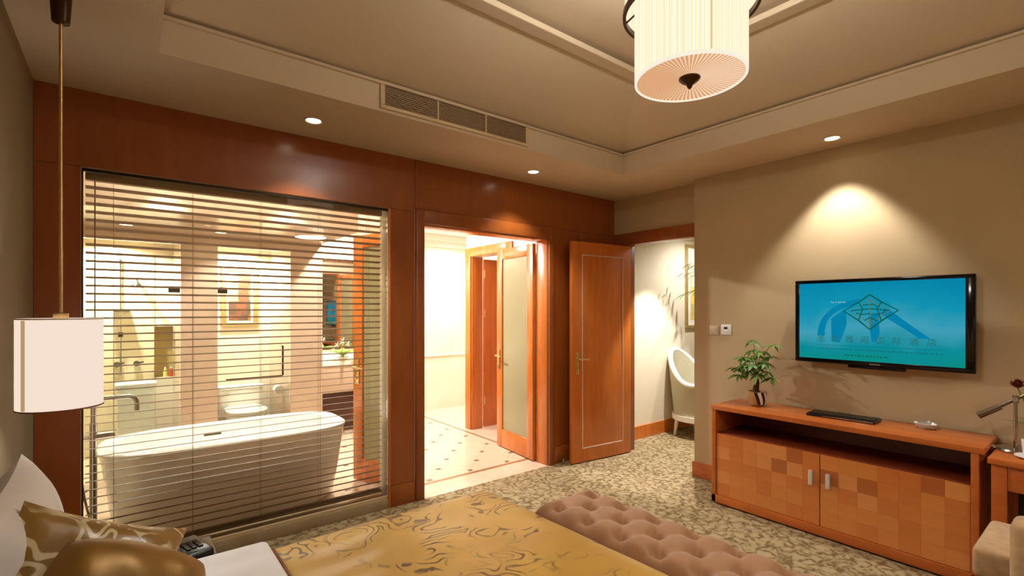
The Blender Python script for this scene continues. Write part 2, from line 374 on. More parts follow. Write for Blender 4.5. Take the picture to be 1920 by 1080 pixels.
# --- bathroom shell
CY = 5.55   # front of the columns
bm = bmesh.new(); NX0, NX1, NZ0, NZ1 = .26, .47, .77, 1.32
for a in ((-.9, NX0, BY, BY+.1, 0, 2.75), (NX1, 4.6, BY, BY+.1, 0, 2.75), (NX0, NX1, BY, BY+.1, 0, NZ0), (NX0, NX1, BY, BY+.1, NZ1, 2.75), (NX0-.02, NX1+.02, BY+.1, BY+.12, NZ0-.02, NZ1+.02)): box(bm, *a)
struct('wall_bathroom_far', bm, M['marble_wall'], 'cream marble far wall of the bathroom', 'wall')
struct('wall_shower_lining', B(-.9, NX0, BY-.012, BY, 0, 2.30), M['marble_yel'], 'yellowish stone lining of the shower bay', 'wall')
struct('wall_bathroom_left', B(-.98, -.9, YB, BY+.1, 0, 2.75), M['marble_yel'], 'cream stone side wall of the bathroom', 'wall')
bm = bmesh.new(); box(bm, .425, .725, CY, BY, 0, 2.225); struct('wall_column_shower', bm, M['marble_pink'], 'rosy stone partition between shower and toilet bays', 'wall')
bm = bmesh.new(); box(bm, 1.395, 1.725, CY, BY, 0, 2.225); struct('wall_column_toilet', bm, M['marble_pink'], 'rosy stone partition between toilet bay and vanity', 'wall')
bm = bmesh.new(); box(bm, -.9, .425, CY, CY+.09, 2.12, 2.225); box(bm, .725, 1.395, CY, CY+.09, 2.12, 2.225); struct('wall_bathroom_header', bm, M['marble_pink'], 'rosy stone beam over the glass shower doors', 'wall')
bm = bmesh.new(); box(bm, -.9, 1.725, 4.5, BY, 2.225, 2.3); box(bm, -.9, 1.725, 4.5, 4.56, 2.3, 2.7); struct('ceiling_bathroom_soffit', bm, M['marble_pink'], 'lowered rosy ceiling beyond the bathtub', 'ceiling')
struct('ceiling_bathroom', B(-.98, 4.6, YB, BY+.1, 2.62, 2.75), M['ceil_bath'], 'white bathroom ceiling above the tub and corridor', 'ceiling')
bm = bmesh.new(); box(bm, 3.42, 3.58, YB, 4.42, 0, 2.65); box(bm, 3.42, 3.58, 4.42, 5.14, 2.16, 2.65); box(bm, 3.42, 3.58, 5.14, 5.256, 0, 2.65); box(bm, 4.5, 4.6, YB, BY+.1, 0, 2.75)
struct('wall_bathroom_right', bm, M['marble_wall'], 'cream wall beside the inner wooden doorway', 'wall')
bm = bmesh.new(); box(bm, 1.725, 4.5, BY-.05, BY, 2.44, 2.62, .01); box(bm, 1.725, 4.5, BY-.09, BY, 2.53, 2.62, .01); box(bm, 3.37, 3.42, YB, 5.256, 2.44, 2.62, .01)
struct('trim_5', bm, M['ceil_bath'], 'white stepped cornice in the bathroom corridor', 'moulding')
struct('trim_6', B(2.9, 4.5, BY-.02, BY, .80, .83, bev=.004), M['marble_wall'], 'pale stone dado rail on corridor wall', 'moulding')
t7 = thing('trim_7', 'cherry frame of the inner bathroom doorway', 'door frame', (3.42, 4.78, 0), kind='structure')
obj('casing', B(-.02, 0, .36, .476, 0, 2.27, bev=.004), M['wood_door'], t7); obj('casing', B(-.02, 0, -.476, -.36, 0, 2.27, bev=.004), M['wood_door'], t7); obj('casing', B(-.02, 0, -.36, .36, 2.16, 2.27, bev=.004), M['wood_door'], t7)
obj('jamb', B(0, .16, .345, .36, 0, 2.16, bev=.003), M['wood_door'], t7); obj('jamb', B(0, .16, -.36, -.345, 0, 2.16, bev=.003), M['wood_door'], t7)

# ================================================================== DOORS
def lever(parent, x, z, side, m='brass'):
    # backplate and lever handle on face y=side*..., leaf runs along +x, free edge at larger x
    s = side
    bp = obj('backplate', B(x-.021, x+.021, min(s*.0, s*.008)+s*.022, max(s*.0, s*.008)+s*.022, z-.11, z+.11, bev=.004), M[m], parent)
    obj('lever', T([(x, s*.026, z+.04), (x, s*.07, z+.04), (x-.012, s*.074, z+.04), (x-.11, s*.074, z+.035)], [.010, .010, .010, .007], 10), M[m], bp)
    obj('thumb_turn', T([(x, s*.026, z-.06), (x, s*.045, z-.06)], .011, 10), M[m], bp)
def hinge(parent, z, m='brass'):
    obj('hinge', T([(0, -.028, z-.05), (0, -.028, z+.05)], .008, 10), M[m], parent)
# open panel door against the cherry wall; local x runs from hinge to free edge
hx, hyy = 4.185, 3.295; fx, fy = 3.395, 3.375
LW = math.hypot(fx-hx, fy-hyy); rz = math.atan2(fy-hyy, fx-hx)
d1 = thing('door_1', 'open cherry panel door with silver beading and brass lever', 'door', (hx, hyy, 0), rz, kind='structure')
# local +y after rotation ~ -world y (towards the room)
obj('leaf', B(0, LW, -.022, .022, .01, 2.165, bev=.003), M['wood_door'], d1)
for s in (1, -1):
    y0, y1 = (.022, .026) if s > 0 else (-.026, -.022)
    pn = obj('panel', B(.13, LW-.13, y0, y1, .15, 2.03, bev=.002), M['wood_door'], d1)
    for a in ((.12, .13, .14, 2.04), (LW-.13, LW-.12, .14, 2.04)): obj('beading', B(a[0], a[1], y0-(.004 if s < 0 else 0), y1+(.004 if s > 0 else 0), a[2], a[3], bev=.002), M['bead'], pn)
    for a in ((.14, .15), (2.03, 2.04)): obj('beading', B(.13, LW-.13, y0-(.004 if s < 0 else 0), y1+(.004 if s > 0 else 0), a[0], a[1], bev=.002), M['bead'], pn)
    lever(d1, LW-.06, .98, s)
for z in (.25, 1.1, 1.95): hinge(d1, z)
ds = tag(obj('door_stop', L([(.012,0),(.016,.004),(.016,.03),(.009,.036),(.009,.05)], (3.36, 3.44, 0), 16), M['chrome']), 'small metal door stop at the cherry wall by the open door', 'door stop')
# bathroom double doors with frosted glass
def glazed_leaf(name, label, h, ffree, side):
    LW = math.hypot(ffree[0]-h[0], ffree[1]-h[1]); rz = math.atan2(ffree[1]-h[1], ffree[0]-h[0])
    d = thing(name, label, 'door', (h[0], h[1], 0), rz, kind='structure')
    st = .105; top, bot = 2.155, .012
    for a in ((0, st, bot, top), (LW-st, LW, bot, top)): obj('stile', B(a[0], a[1], -.02, .02, a[2], a[3], bev=.003), M['wood_door'], d)
    obj('rail', B(st, LW-st, -.02, .02, top-.11, top, bev=.003), M['wood_door'], d); obj('rail', B(st, LW-st, -.02, .02, bot, .20, bev=.003), M['wood_door'], d)
    obj('frosted_pane', B(st-.004, LW-st+.004, -.005, .005, .20, top-.11), M['frost'], d, False, 'frosted glass pane')
    for s in (1, -1): lever(d, LW-.05, .96, s)
    for z in (.3, 1.4, 1.95): hinge(d, z)
    return d
glazed_leaf('door_2', 'right frosted glass leaf of the open bathroom double door', (3.186, 3.672), (3.262, 4.365), 1)
glazed_leaf('door_3', 'left frosted glass leaf seen through the blind beside the tub', (1.885, 3.672), (1.607, 4.27), 1)
d4 = thing('door_4', 'orange wooden inner door beyond the bathroom corridor', 'door', (3.60, 5.135, 0), 0, kind='structure')
obj('leaf', B(.0, .70, -.02, .02, .01, 2.14, bev=.003), M['wood_orange'], d4); obj('panel', B(.1, .6, -.026, -.02, .2, 1.95, bev=.003), M['wood_orange'], d4)
for z in (.35, 1.45, 1.95): hinge(d4, z)

# ================================================================== VENETIAN BLIND
vb = thing('venetian_blind', 'cream horizontal slat blind behind the bathroom window glass', 'blind', (wx, 3.605, .1))
bw = (W2 - W1)/2 - .012
bm = bmesh.new(); n = 5; prev = None; wdt = .05; tilt = math.radians(11)
top = []; botm = []
for i in range(n+1):
    u = i/n - .5; y = u*wdt; z = .0035*(1-4*u*u)
    yy = y*math.cos(tilt) + z*math.sin(tilt); zz = -y*math.sin(tilt) + z*math.cos(tilt)
    top.append((yy, zz+.0006)); botm.append((yy, zz-.0006))
loop = top + botm[::-1]
a = [bm.verts.new((-bw, y, z)) for y, z in loop]; b = [bm.verts.new((bw, y, z)) for y, z in loop]
for i in range(len(loop)): bm.faces.new((a[i], a[(i+1) % len(loop)], b[(i+1) % len(loop)], b[i]))
bm.faces.new(a); bm.faces.new(b[::-1])
s0 = obj('slat', bm, M['slat'], vb); s0.location = (0, 0, .03); z = .03
while z < HW-.1-.085:
    z += .0456
    o = s0.copy(); C.objects.link(o); o.location = (0, 0, z)
obj('head_rail', B(-bw, bw, -.026, .026, HW-.1-.045, HW-.1-.002, bev=.003), M['slat'], vb)
obj('bottom_rail', B(-bw, bw, -.024, .024, .0, .018, bev=.003), M['slat'], vb)
for x in (-.74, -.36, 0.02, .40, .76):
    for s in (-.022, .022): obj('ladder_cord', T([(x, s, .01), (x, s, HW-.12)], .0011, 6), M['slat'], vb)
obj('tilt_wand', T([(-.82, -.034, 1.2), (-.82, -.034, HW-.15)], .003, 8), M['slat'], vb)

# ================================================================== LAMPS
M['lamp_lens'] = emit('downlight_lens', (255,236,200), 9)
def downlight(loc, label, power, color, group, angle=100, blend=.7, name='ceiling_downlight', size=.03):
    d = thing(name, label, 'downlight', loc, 0, group)
    obj('trim_ring', L([(.042,-.001),(.052,-.006),(.055,-.003),(.055,.0),(.042,.0)], seg=28, cap=False), M['vent_frame'], d)
    obj('lens', L([(.0425,-.0015),(.0425,-.003)], seg=24), M['lamp_lens'], d)
    light('SPOT', 'downlight_lamp', d, (0,0,-.02), power, color, spot_size=math.radians(angle), spot_blend=blend, shadow_soft_size=size)
    return d
gs = 'downlights in the lowered bedroom ceiling border'
downlight((.929, 3.164, HC), 'recessed ceiling downlight left of the air vent', P_SOFFIT, WARM, gs)
downlight((2.744, 3.175, HC), 'recessed ceiling downlight above the bathroom doorway', P_SOFFIT, WARM, gs)
downlight((3.814, 1.282, HC), 'recessed ceiling downlight above the television', P_SOFFIT*1.6, WARM, gs, 84, .5)
# unseen ceiling lights added in the same border as room fill
for p in ((.93, -1.0, 'bed head'), (2.74, -1.0, 'writing desk')):
    downlight((p[0], p[1], HC), 'unseen added fill downlight on the near side of the room towards the ' + p[2], P_SOFFIT*1.2, WARM, gs, 130, .8)

# drum pendant
dp = thing('drum_pendant', 'two-tier cream pleated drum pendant with dark bronze ring', 'pendant lamp', (1.717, 1.064, 2.388))
def pleat(q, e):
    mp = q.coords((1,1,1)); sp = q.add('ShaderNodeSeparateXYZ'); q.link(mp, 'Vector', sp, 'Vector')
    at = q.add('ShaderNodeMath', operation='ARCTAN2'); q.link(sp, 'Y', at, 0); q.link(sp, 'X', at, 1)
    ml = q.add('ShaderNodeMath', operation='MULTIPLY'); ml.inputs[1].default_value = 30; q.link(at, 'Value', ml, 0)
    nz = q.add('ShaderNodeTexNoise', noise_dimensions='1D', i_Scale=1.0, i_Detail=2.0); q.link(ml, 'Value', nz, 'W')
    r = q.ramp([(.35, lin((255,222,172))), (.6, lin((255,244,220)))]); q.link(nz, 'Fac', r, 'Fac'); q.link(r, 'Color', e, 'Color')
M['shade'] = emit('pleated_shade_lit', (255,240,205), 1.12, pleat)
def pleat2(q, e):
    mp = q.coords((1,1,1)); sp = q.add('ShaderNodeSeparateXYZ'); q.link(mp, 'Vector', sp, 'Vector')
    at = q.add('ShaderNodeMath', operation='ARCTAN2'); q.link(sp, 'Y', at, 0); q.link(sp, 'X', at, 1)
    ml = q.add('ShaderNodeMath', operation='MULTIPLY'); ml.inputs[1].default_value = 72; q.link(at, 'Value', ml, 0)
    sn = q.add('ShaderNodeMath', operation='SINE'); q.link(ml, 'Value', sn, 0)
    r = q.ramp([(.1, lin((224,166,118))), (.8, lin((255,222,190)))]); q.link(sn, 'Value', r, 'Fac'); q.link(r, 'Color', e, 'Color')
M['shade_bot'] = emit('pleated_diffuser_lit', (255,205,160), .95, pleat2)
M['seam'] = emit('shade_seam', (240,205,140), .8)
rp = lambda a: .0012*math.sin(a*90)
lo = obj('lower_shade', L([(.2056, .004), (.2056, .46)], seg=540, cap=False, ripple=rp), M['shade'], dp)
bm = bmesh.new(); sg = 216
rings = []
for r_ in (.035, .09, .15, .199):
    rings.append([bm.verts.new((r_*math.cos(2*PI*k/sg), r_*math.sin(2*PI*k/sg), .004 + .003*(r_/.2)*(k % 3 == 0) + .004*(1-r_/.2))) for k in range(sg)])
for A, Bq in zip(rings, rings[1:]):
    for k in range(sg): bm.faces.new((A[k], A[(k+1) % sg], Bq[(k+1) % sg], Bq[k]))
bm.faces.new(rings[0][::-1])
obj('pleated_diffuser', bm, M['shade_bot'], dp)
obj('bottom_rim', L([(.197,.0),(.2065,.0),(.2065,.012),(.197,.012)], seg=72, cap=False), emit('shade_rim', (255,245,225), .95), dp)
fn = obj('finial', L([(.002,-.036),(.008,-.03),(.012,-.02),(.03,-.008),(.04,.002),(.04,.008)], seg=24), M['bronze'], dp)
for a in (115, 232, 352): 
    x, y = .2072*math.cos(math.radians(a)), .2072*math.sin(math.radians(a))
    obj('seam', T([(x, y, .012), (x, y, .45)], .0022, 6), M['seam'], dp)
obj('bronze_ring', L([(.24,.262),(.252,.262),(.252,.282),(.24,.282),(.24,.262)], seg=72, cap=False), M['bronze'], dp)
obj('upper_shade', L([(.243, .282), (.243, .50)], seg=360, cap=False, ripple=rp), M['shade'], dp)
obj('stem', T([(0,0,.40),(0,0,.735)], .009, 10), M['bronze'], dp); obj('ceiling_rose', L([(.05,.70),(.065,.715),(.065,.742)], seg=28), M['bronze'], dp)
for k in range(3):
    a = 2*PI*k/3; obj('spoke', T([(.24*math.cos(a), .24*math.sin(a), .272), (0, 0, .45)], .004, 8), M['bronze'], dp)
light('POINT', 'pendant_bulb', dp, (0,0,.50), P_BULB, WARM, shadow_soft_size=.10)
light('AREA', 'pendant_downlight', dp, (0,0,-.045), P_BULB*.32, WARM, shape='DISK', size=.34)
# bedside pendants
M['bed_shade'] = emit('bedside_shade_lit', (255,232,214), .92)
def bedside(loc, label):
    d = thing('bedside_pendant', label, 'pendant lamp', loc, 0, 'bedside pendant lamps')
    r = .1215
    bm = L([(r-.003,0),(r,0),(r,.324),(r-.003,.324),(r-.003,0)], seg=56, cap=False); sh = obj('shade', bm, M['bed_shade'], d)
    for rr in (0, .322): obj('shade_rim', L([(r-.002,rr-.002),(r+.0015,rr-.002),(r+.0015,rr+.003),(r-.002,rr+.003),(r-.002,rr-.002)], seg=56, cap=False), M['trim_brown'] if rr == 0 else M['linen'], sh)
    bm = bmesh.new()
    a0 = math.radians(222)
    pts = [(math.cos(a0+da)*(r+.001), math.sin(a0+da)*(r+.001)) for da in (-.07, 0, .07)]
    vs = [[bm.verts.new((x, y, z)) for x, y in pts] for z in (.005, .318)]
    for k in range(2): bm.faces.new((vs[0][k], vs[0][k+1], vs[1][k+1], vs[1][k]))
    obj('strap', bm, emit('shade_strap', (226,184,134), .62), sh, False)
    obj('spider', T([(-r, 0, .318), (r, 0, .318)], .003, 6), M['brass'], d)
    obj('cap', L([(.02,.312),(.022,.316),(.022,.342),(.008,.346)], seg=20), M['brass'], d)
    H = HC - loc[2]
    obj('rod', T([(0,0,.34),(0,0,H-.1)], .0055, 10), M['brass'], d)
    obj('canopy', L([(.008,H-.125),(.026,H-.12),(.032,H-.03),(.034,H)], seg=28), M['bronze'], d)
    light('POINT', 'bedside_bulb', d, (0,0,.10), P_BULB*.15, WARM, shadow_soft_size=.04)
    return d
bedside((-.18, 2.45, 1.144), 'white cylinder bedside pendant hanging on a long brass rod')
bedside((-.18, -.02, 1.144), 'white cylinder bedside pendant on the near side of the bed')
# bathroom lamps
gb = 'bathroom downlights'
downlight((.25, 4.32, 2.62), 'bathroom downlight above the tub head', P_BATH*.95, BATH, gb, 74, .7)
downlight((1.1, 4.32, 2.62), 'bathroom downlight above the tub foot', P_BATH*.95, BATH, gb, 74, .7)
downlight((.02, 5.3, 2.225), 'bathroom downlight in the low ceiling before the shower', P_BATH*.35, BATH, gb, 100, .8)
downlight((.72, 5.3, 2.225), 'bathroom downlight in the low ceiling before the toilet', P_BATH*.35, BATH, gb, 100, .8)
downlight((-.1, 6.2, 2.225), 'bathroom downlight inside the shower bay', P_BATH*2.2, BATH, gb, 160, .6)
downlight((1.06, 6.2, 2.225), 'bathroom downlight inside the toilet bay', P_BATH*2.0, BATH, gb, 160, .6)
downlight((2.2, 6.1, 2.62), 'bathroom downlight above the vanity', P_BATH*1.4, BATH, gb, 160, .7)
downlight((1.97, 5.2, 2.62), 'bathroom downlight in the corridor ceiling', P_BATH*2.1, BATH, gb, 172, .12)
downlight((3.9, 5.9, 2.62), 'bathroom downlight beyond the inner doorway', P_BATH*.9, BATH, gb, 160, .7)
cv = thing('cove_fill', 'unseen added fill light along the bathroom side of the window wall', 'fill light', (.7, YB, 2.40))  # unseen cove put in to brighten the bathroom ceiling
obj('trough', B(-.8, .8, 0, .10, 0, .012, bev=.002), M['ceil_bath'], cv); obj('lip', B(-.8, .8, .09, .10, .012, .06), M['ceil_bath'], cv, False)
obj('fill_strip', B(-.78, .78, .03, .05, .012, .02), emit('fill_strip', (255,240,215), 6), cv, False)
lt = light('AREA', 'cove_fill_lamp', cv, (0, .045, .03), P_BATH*.9, BATH, shape='RECTANGLE', size=1.5, size_y=.03); lt.rotation_euler = (PI, 0, 0)
# next room lamps
downlight((4.85, 2.95, 2.65), 'downlight just inside the next room', P_ADJ*2.8, BATH, 'next room downlights', 70, .3)
downlight((5.6, 2.9, 2.65), 'downlight before the cream chair wall', P_ADJ*1.0, BATH, 'next room downlights', 150, .8)

# ================================================================== AIR VENT
vx, vz = 1.764, 2.717
av = thing('air_vent', 'long cream framed air conditioning grille in the ceiling step', 'air vent', (vx, R0[3], vz))
hw_ = .545; vh = .118
obj('back', B(-hw_, hw_, .001, .004, 0, vh), M['vent_dark'], av, False)
# the step faces the room (towards -y)
for a in ((-hw_-.028, hw_+.028, -.022, .0), (-hw_-.028, hw_+.028, vh, vh+.022)): obj('frame', B(a[0], a[1], -.014, .004, a[2], a[3], bev=.003), M['vent_frame'], av)
for a in ((-hw_-.028, -hw_), (hw_, hw_+.028)): obj('frame', B(a[0], a[1], -.014, .004, 0, vh, bev=.003), M['vent_frame'], av)
for k in range(10):
    z = .006 + k*(vh-.012)/9; obj('louvre', B(-hw_, hw_, -.010, -.001, z-.002, z+.002), M['vent_slat'], av, False)
bm = bmesh.new()
for k in range(9):
    z0 = .006 + k*(vh-.012)/9
    for i in range(52):
        x = -hw_ + (i + .5*(k % 2) + .25)*2*hw_/52.5; box(bm, x-.0015, x+.0015, -.007, -.001, z0, z0+(vh-.012)/9)
obj('grille_bars', bm, M['vent_slat'], av, False)['kind'] = 'stuff'
for x in (-.185, .19): obj('divider', B(x-.005, x+.005, -.012, 0, 0, vh), M['vent_frame'], av, False)

# ================================================================== BED
BZ = .53; BX0, BX1, BY0, BY1 = -.34, 1.50, .17, 2.15
bed = thing('bed', 'large bed base and mattress under gold and white bedding', 'bed', ((BX0+BX1)/2, (BY0+BY1)/2, 0))
bx, by = (BX0+BX1)/2, (BY0+BY1)/2
obj('base', B(BX0-bx+.02, BX1-bx-.02, BY0-by+.02, BY1-by-.02, .06, .27, bev=.02), M['wood_dark'], bed)
for sx in (-1, 1):
    for sy in (-1, 1): obj('foot', B(sx*.8-.03, sx*.8+.03, sy*.85-.03, sy*.85+.03, 0, .06), M['wood_dark'], bed, False)
obj('mattress', B(BX0-bx, BX1-bx, BY0-by, BY1-by, .27, .49, bev=.04, seg=4), M['linen'], bed)
def drape(name, m, x0, x1, y0, y1, top, drop, rad, label, cat, amp=.004, seed=1, res=.05, fx=True, skew=0):
    # cloth lying on the bed: rounded edges, hanging sides, soft wrinkles
    rnd = random.Random(seed); ph = [rnd.uniform(0, 6.3) for _ in range(8)]
    def prof(s, a, b):   # arclength coordinate -> (pos, dz)
        ov = drop
        if s < a: d = a - s
        elif s > b: d = s - b
        else: return s, 0
        q = rad*PI/2
        if d < q: off = rad*math.sin(d/rad); dz = -rad*(1-math.cos(d/rad))
        else: off = rad; dz = -rad-(d-q)
        return (a-off, dz) if s < a else (b+off, dz)
    xs = []; s = x0 - (0 if not fx else 0)
    ext = drop
    nx = int((x1-x0+ext)/res); ny = int((y1-y0+2*ext)/res)
    bm = bmesh.new(); rows = []
    for i in range(nx+1):
        sx = x0 + (x1-x0+ext)*i/nx; row = []
        for j in range(ny+1):
            sy = y0-ext + (y1-y0+2*ext)*j/ny
            X, dzx = prof(sx, x0-1, x1); Y, dzy = prof(sy, y0, y1)
            z = top + min(dzx, dzy) if (dzx and dzy) else top + dzx + dzy
            wv = amp*(math.sin(7*X+5*Y+ph[0]) + math.sin(-9*X+6*Y+ph[1]) + .6*math.sin(17*X+3*Y+ph[2]) + .6*math.sin(4*X-19*Y+ph[3]))
            if dzx == 0 and dzy == 0: z += wv
            else:
                if dzy: Y += (wv + .012*math.sin(14*X+ph[4]))*(1 if sy > y1 else -1)*min(1, -dzy*4)
                if dzx: X += (wv + .012*math.sin(14*Y+ph[5]))*min(1, -dzx*4)
            X += skew*(y1-Y)*(X-x0)/(x1-x0)
            row.append(bm.verts.new((X-(x0+x1)/2, Y-(y0+y1)/2, max(z, .03))))
        rows.append(row)
    for A, Bq in zip(rows, rows[1:]):
        for j in range(ny): bm.faces.new((A[j], A[j+1], Bq[j+1], Bq[j]))
    o = obj(name, bm, m); o.location = ((x0+x1)/2, (y0+y1)/2, 0)
    md = o.modifiers.new('thickness', 'SOLIDIFY'); md.thickness = .008; md.offset = -1
    md = o.modifiers.new('smooth', 'SUBSURF'); md.levels = 1; md.render_levels = 1
    return tag(o, label, cat)
drape('duvet', M['linen'], BX0+.02, BX1+.0, BY0+.0, BY1+.0, .515, .30, .045, 'white duvet covering the whole bed', 'duvet', .003, 2)
drape('bed_runner', M['runner'], .475, BX1+.02, BY0-.01, BY1+.01, .538, .34, .04, 'gold brocade paisley coverlet spread over the foot of the bed', 'bedspread', .004, 5, skew=.03)
# folded white duvet edge towards the pillows
fold = bmesh.new(); box(fold, -.17, .17, -1.0, 1.0, 0, .05, .024, 4)
o = obj('folded_sheet', fold, M['linen']); o.location = (.285, by, .531); tag(o, 'thick white folded sheet edge beside the gold coverlet', 'sheet')
o = obj('coverlet_piping', T([(.468, BY0+.03, .545), (.468, BY1-.02, .545)], .007, 8), M['trim_brown']); o.parent = bpy.data.objects['bed_runner']; o.matrix_parent_inverse = Matrix.Translation(-bpy.data.objects['bed_runner'].location)
def pillow(name, m, w_, h_, th, label, mat, cat='pillow', ear=.08, n=18, group=None, rnd=0.0):
    bm = bmesh.new(); gr = {}
    for s in (1, -1):
        for i in range(n+1):
            for j in range(n+1):
                u = -1+2*i/n; v = -1+2*j/n; edge = i in (0, n) or j in (0, n)
                if edge and s < 0: gr[s, i, j] = gr[1, i, j]; continue
                k = ((1-u**4)*(1-v**4))**.55
                pinch = 1 - ear*(1-v*v)*abs(u)**3; pinch2 = 1 - ear*(1-u*u)*abs(v)**3
                cr = 1 - rnd*(u*v)**2
                gr[s, i, j] = bm.verts.new((u*w_/2*pinch*cr, v*h_/2*pinch2*cr, s*th/2*k + .004*math.sin(9*u+5*v)*k))
        for i in range(n):
            for j in range(n):
                q = (gr[s,i,j], gr[s,i+1,j], gr[s,i+1,j+1], gr[s,i,j+1]); bm.faces.new(q if s > 0 else q[::-1])
    o = obj(name, bm, m); o.matrix_world = mat; tag(o, label, cat, group)
    pts = [(-w_/2, -h_/2)]
    return o
def pose(loc, lean, yaw=0, roll=0):
    # pillow face normal (+z local) turned to look along +x, leaning back by lean degrees, then yawed about z
    Rm = Matrix.Rotation(math.radians(yaw), 4, 'Z') @ Matrix.Rotation(math.radians(90-lean), 4, 'Y') @ Matrix.Rotation(math.radians(90+roll), 4, 'Z')
    return Matrix.Translation(loc) @ Rm
gp = 'bed pillows'
pillow('bed_pillow', M['linen'], .64, .50, .15, 'white pillow propped against the wall below the hanging lamp', pose((-.20, 1.86, .80), 12), group=gp)
pillow('bed_pillow', M['linen'], .64, .50, .15, 'white pillow on the near side of the bed head', pose((-.20, .62, .78), 20), group=gp)
pillow('throw_cushion', M['cushion_br'], .40, .40, .115, 'gold and silver brocade cushion leaning on the white pillow', pose((-.088, 1.63, .775), 18, -66, -30), 'cushion')
pillow('throw_cushion', M['satin'], .39, .39, .16, 'plain dark gold satin cushion in front of brocade cushion', pose((-.015, 1.47, .755), 22, -58, -34), 'cushion', ear=.02, rnd=.16)

# ================================================================== TUFTED BENCH
bn = thing('tufted_bench', 'tan button-tufted upholstered bench at the foot of the bed', 'bench', (1.93, 1.153, 0))
bl, bwid, bz = .825, .205, .478
px_, py_ = .13, .1015
btn = [(i*px_, j*py_) for i in (-1, 0, 1) for j in range(-7, 8) if (i + j) % 2 == 0]
nx, ny = 60, 230; bm = bmesh.new(); rows = []
for i in range(nx+1):
    row = []
    for j in range(ny+1):
        x = -bwid + 2*bwid*i/nx; y = -bl + 2*bl*j/ny
        ed = min(bwid-abs(x), bl-abs(y)); z = bz - .055*max(0, 1-ed/.06)**2.2
        s1 = (x/px_ + y/py_)/2; t1 = (x/px_ - y/py_)/2
        p1 = (abs(math.sin(PI*s1)) + abs(math.sin(PI*t1)))/2
        fade = min(1, max(0, (bl-abs(y))/.09))
        dm = min(math.hypot(x-a_, y-b_) for a_, b_ in btn)
        z -= (.030*(1-p1)**1.4 + .042*math.exp(-(dm/.030)**2))*fade
        row.append(bm.verts.new((x, y, z)))
    rows.append(row)
for A, Bq in zip(rows, rows[1:]):
    for j in range(ny): bm.faces.new((A[j], A[j+1], Bq[j+1], Bq[j]))
edge = [r[0] for r in rows] + rows[-1][1:] + [r[-1] for r in rows[::-1]][1:] + rows[0][::-1][1:-1]
lowr = [bm.verts.new((v.co.x, v.co.y, .27)) for v in edge]
for k in range(len(edge)): bm.faces.new((edge[k], edge[(k+1) % len(edge)], lowr[(k+1) % len(edge)], lowr[k]))
obj('tufted_seat', bm, M['tan_fabric'], bn)
obj('rail', B(-bwid+.005, bwid-.005, -bl+.005, bl-.005, .20, .272, bev=.006), M['wood_dark'], bn)
for sx in (-1, 1):
    for sy in (-1, 1): obj('leg', T([(sx*(bwid-.045), sy*(bl-.05), .2), (sx*(bwid-.04), sy*(bl-.045), 0)], [.024, .015], 12), M['wood_dark'], bn)
b0 = None
for (a, b) in btn:
    if b0 is None: q = obj('button', L([(.011,0),(.010,.004),(.005,.006)], seg=12), M['tan_fabric'], bn); b0 = q.data
    else: q = bpy.data.objects.new('button', b0); C.objects.link(q); q.parent = bn
    q.location = (a, b, bz-.071)

# ================================================================== NIGHTSTAND + TELEPHONE
ns = thing('nightstand', 'dark wooden bedside table between bed and window', 'nightstand', (-.03, 2.42, 0))
obj('top', B(-.32, .34, -.2, .19, .45, .48, bev=.006), M['wood_dark'], ns); obj('body', B(-.31, .33, -.19, .18, .08, .45, bev=.004), M['wood_dark'], ns)
dr = obj('drawer', B(.33, .345, -.17, .16, .28, .43, bev=.003), M['wood_dark'], ns); obj('knob', T([(.345,0,.355),(.365,0,.355)], .012, 12), M['brass'], dr)
for sx in (-.28, .30):
    for sy in (-.16, .15): obj('leg', B(sx-.018, sx+.018, sy-.018, sy+.018, 0, .08), M['wood_dark'], ns, False)
ph = thing('telephone', 'black desk telephone on the dark bedside table', 'telephone', (.19, 2.42, .48), .25)
bm = bmesh.new(); box(bm, -.085, .085, -.1, .1, 0, .045, .012, 3); obj('base', bm, M['black'], ph)
obj('handset', T([(-.05,-.09,.052),(-.05,-.07,.064),(-.05,0,.07),(-.05,.07,.064),(-.05,.09,.052)], [.024,.022,.015,.022,.024], 14), M['black'], ph)
for i in range(4):
    for j in range(3): obj('key', B(.0+j*.022, .016+j*.022, -.05+i*.022, -.034+i*.022, .045, .05, bev=.001, seg=1), M['dark_metal'], ph, False)
o = tag(obj('tray', L([(.0,0),(.055,0),(.06,.02),(.056,.022),(.052,.006),(.0,.005)], (.045, 2.32, .48), 28, cap=False), M['wood_cab']), 'small round tan dish beside the telephone', 'dish')

# ================================================================== TV CABINET
Cx0, Cx1, Cy0, Cy1, Cz = 3.593, XT-.016, .512, 2.038, .761
cb = thing('tv_cabinet', 'long cherry sideboard with chequered veneer doors below the television', 'cabinet', ((Cx0+Cx1)/2, (Cy0+Cy1)/2, 0))
cx, cy = (Cx0+Cx1)/2, (Cy0+Cy1)/2
def cp(name, x0, x1, y0, y1, z0, z1, m='wood_cab', bev=.003, parent=None): return obj(name, B(x0-cx, x1-cx, y0-cy, y1-cy, z0, z1, bev=bev), M[m] if isinstance(m, str) else m, parent or cb)
cp('top', Cx0-.004, Cx1, Cy0-.02, Cy1+.004, Cz-.034, Cz)
cp('side', Cx0, Cx1, Cy1-.034, Cy1, .012, Cz-.034); cp('side', Cx0, Cx1, Cy0, Cy0+.034, .012, Cz-.034)
cp('shelf', Cx0+.034, Cx1, Cy0+.034, Cy1-.034, .540, .552, 'niche_shade'); cp('back_panel', Cx1-.012, Cx1, Cy0+.034, Cy1-.034, .08, Cz-.034, 'niche_shade'); cp('bottom_rail', Cx0, Cx1, Cy0, Cy1, .012, .072)
cp('plinth', Cx0+.02, Cx1-.02, Cy0+.02, Cy1-.02, 0, .012, 'wood_dark', 0)
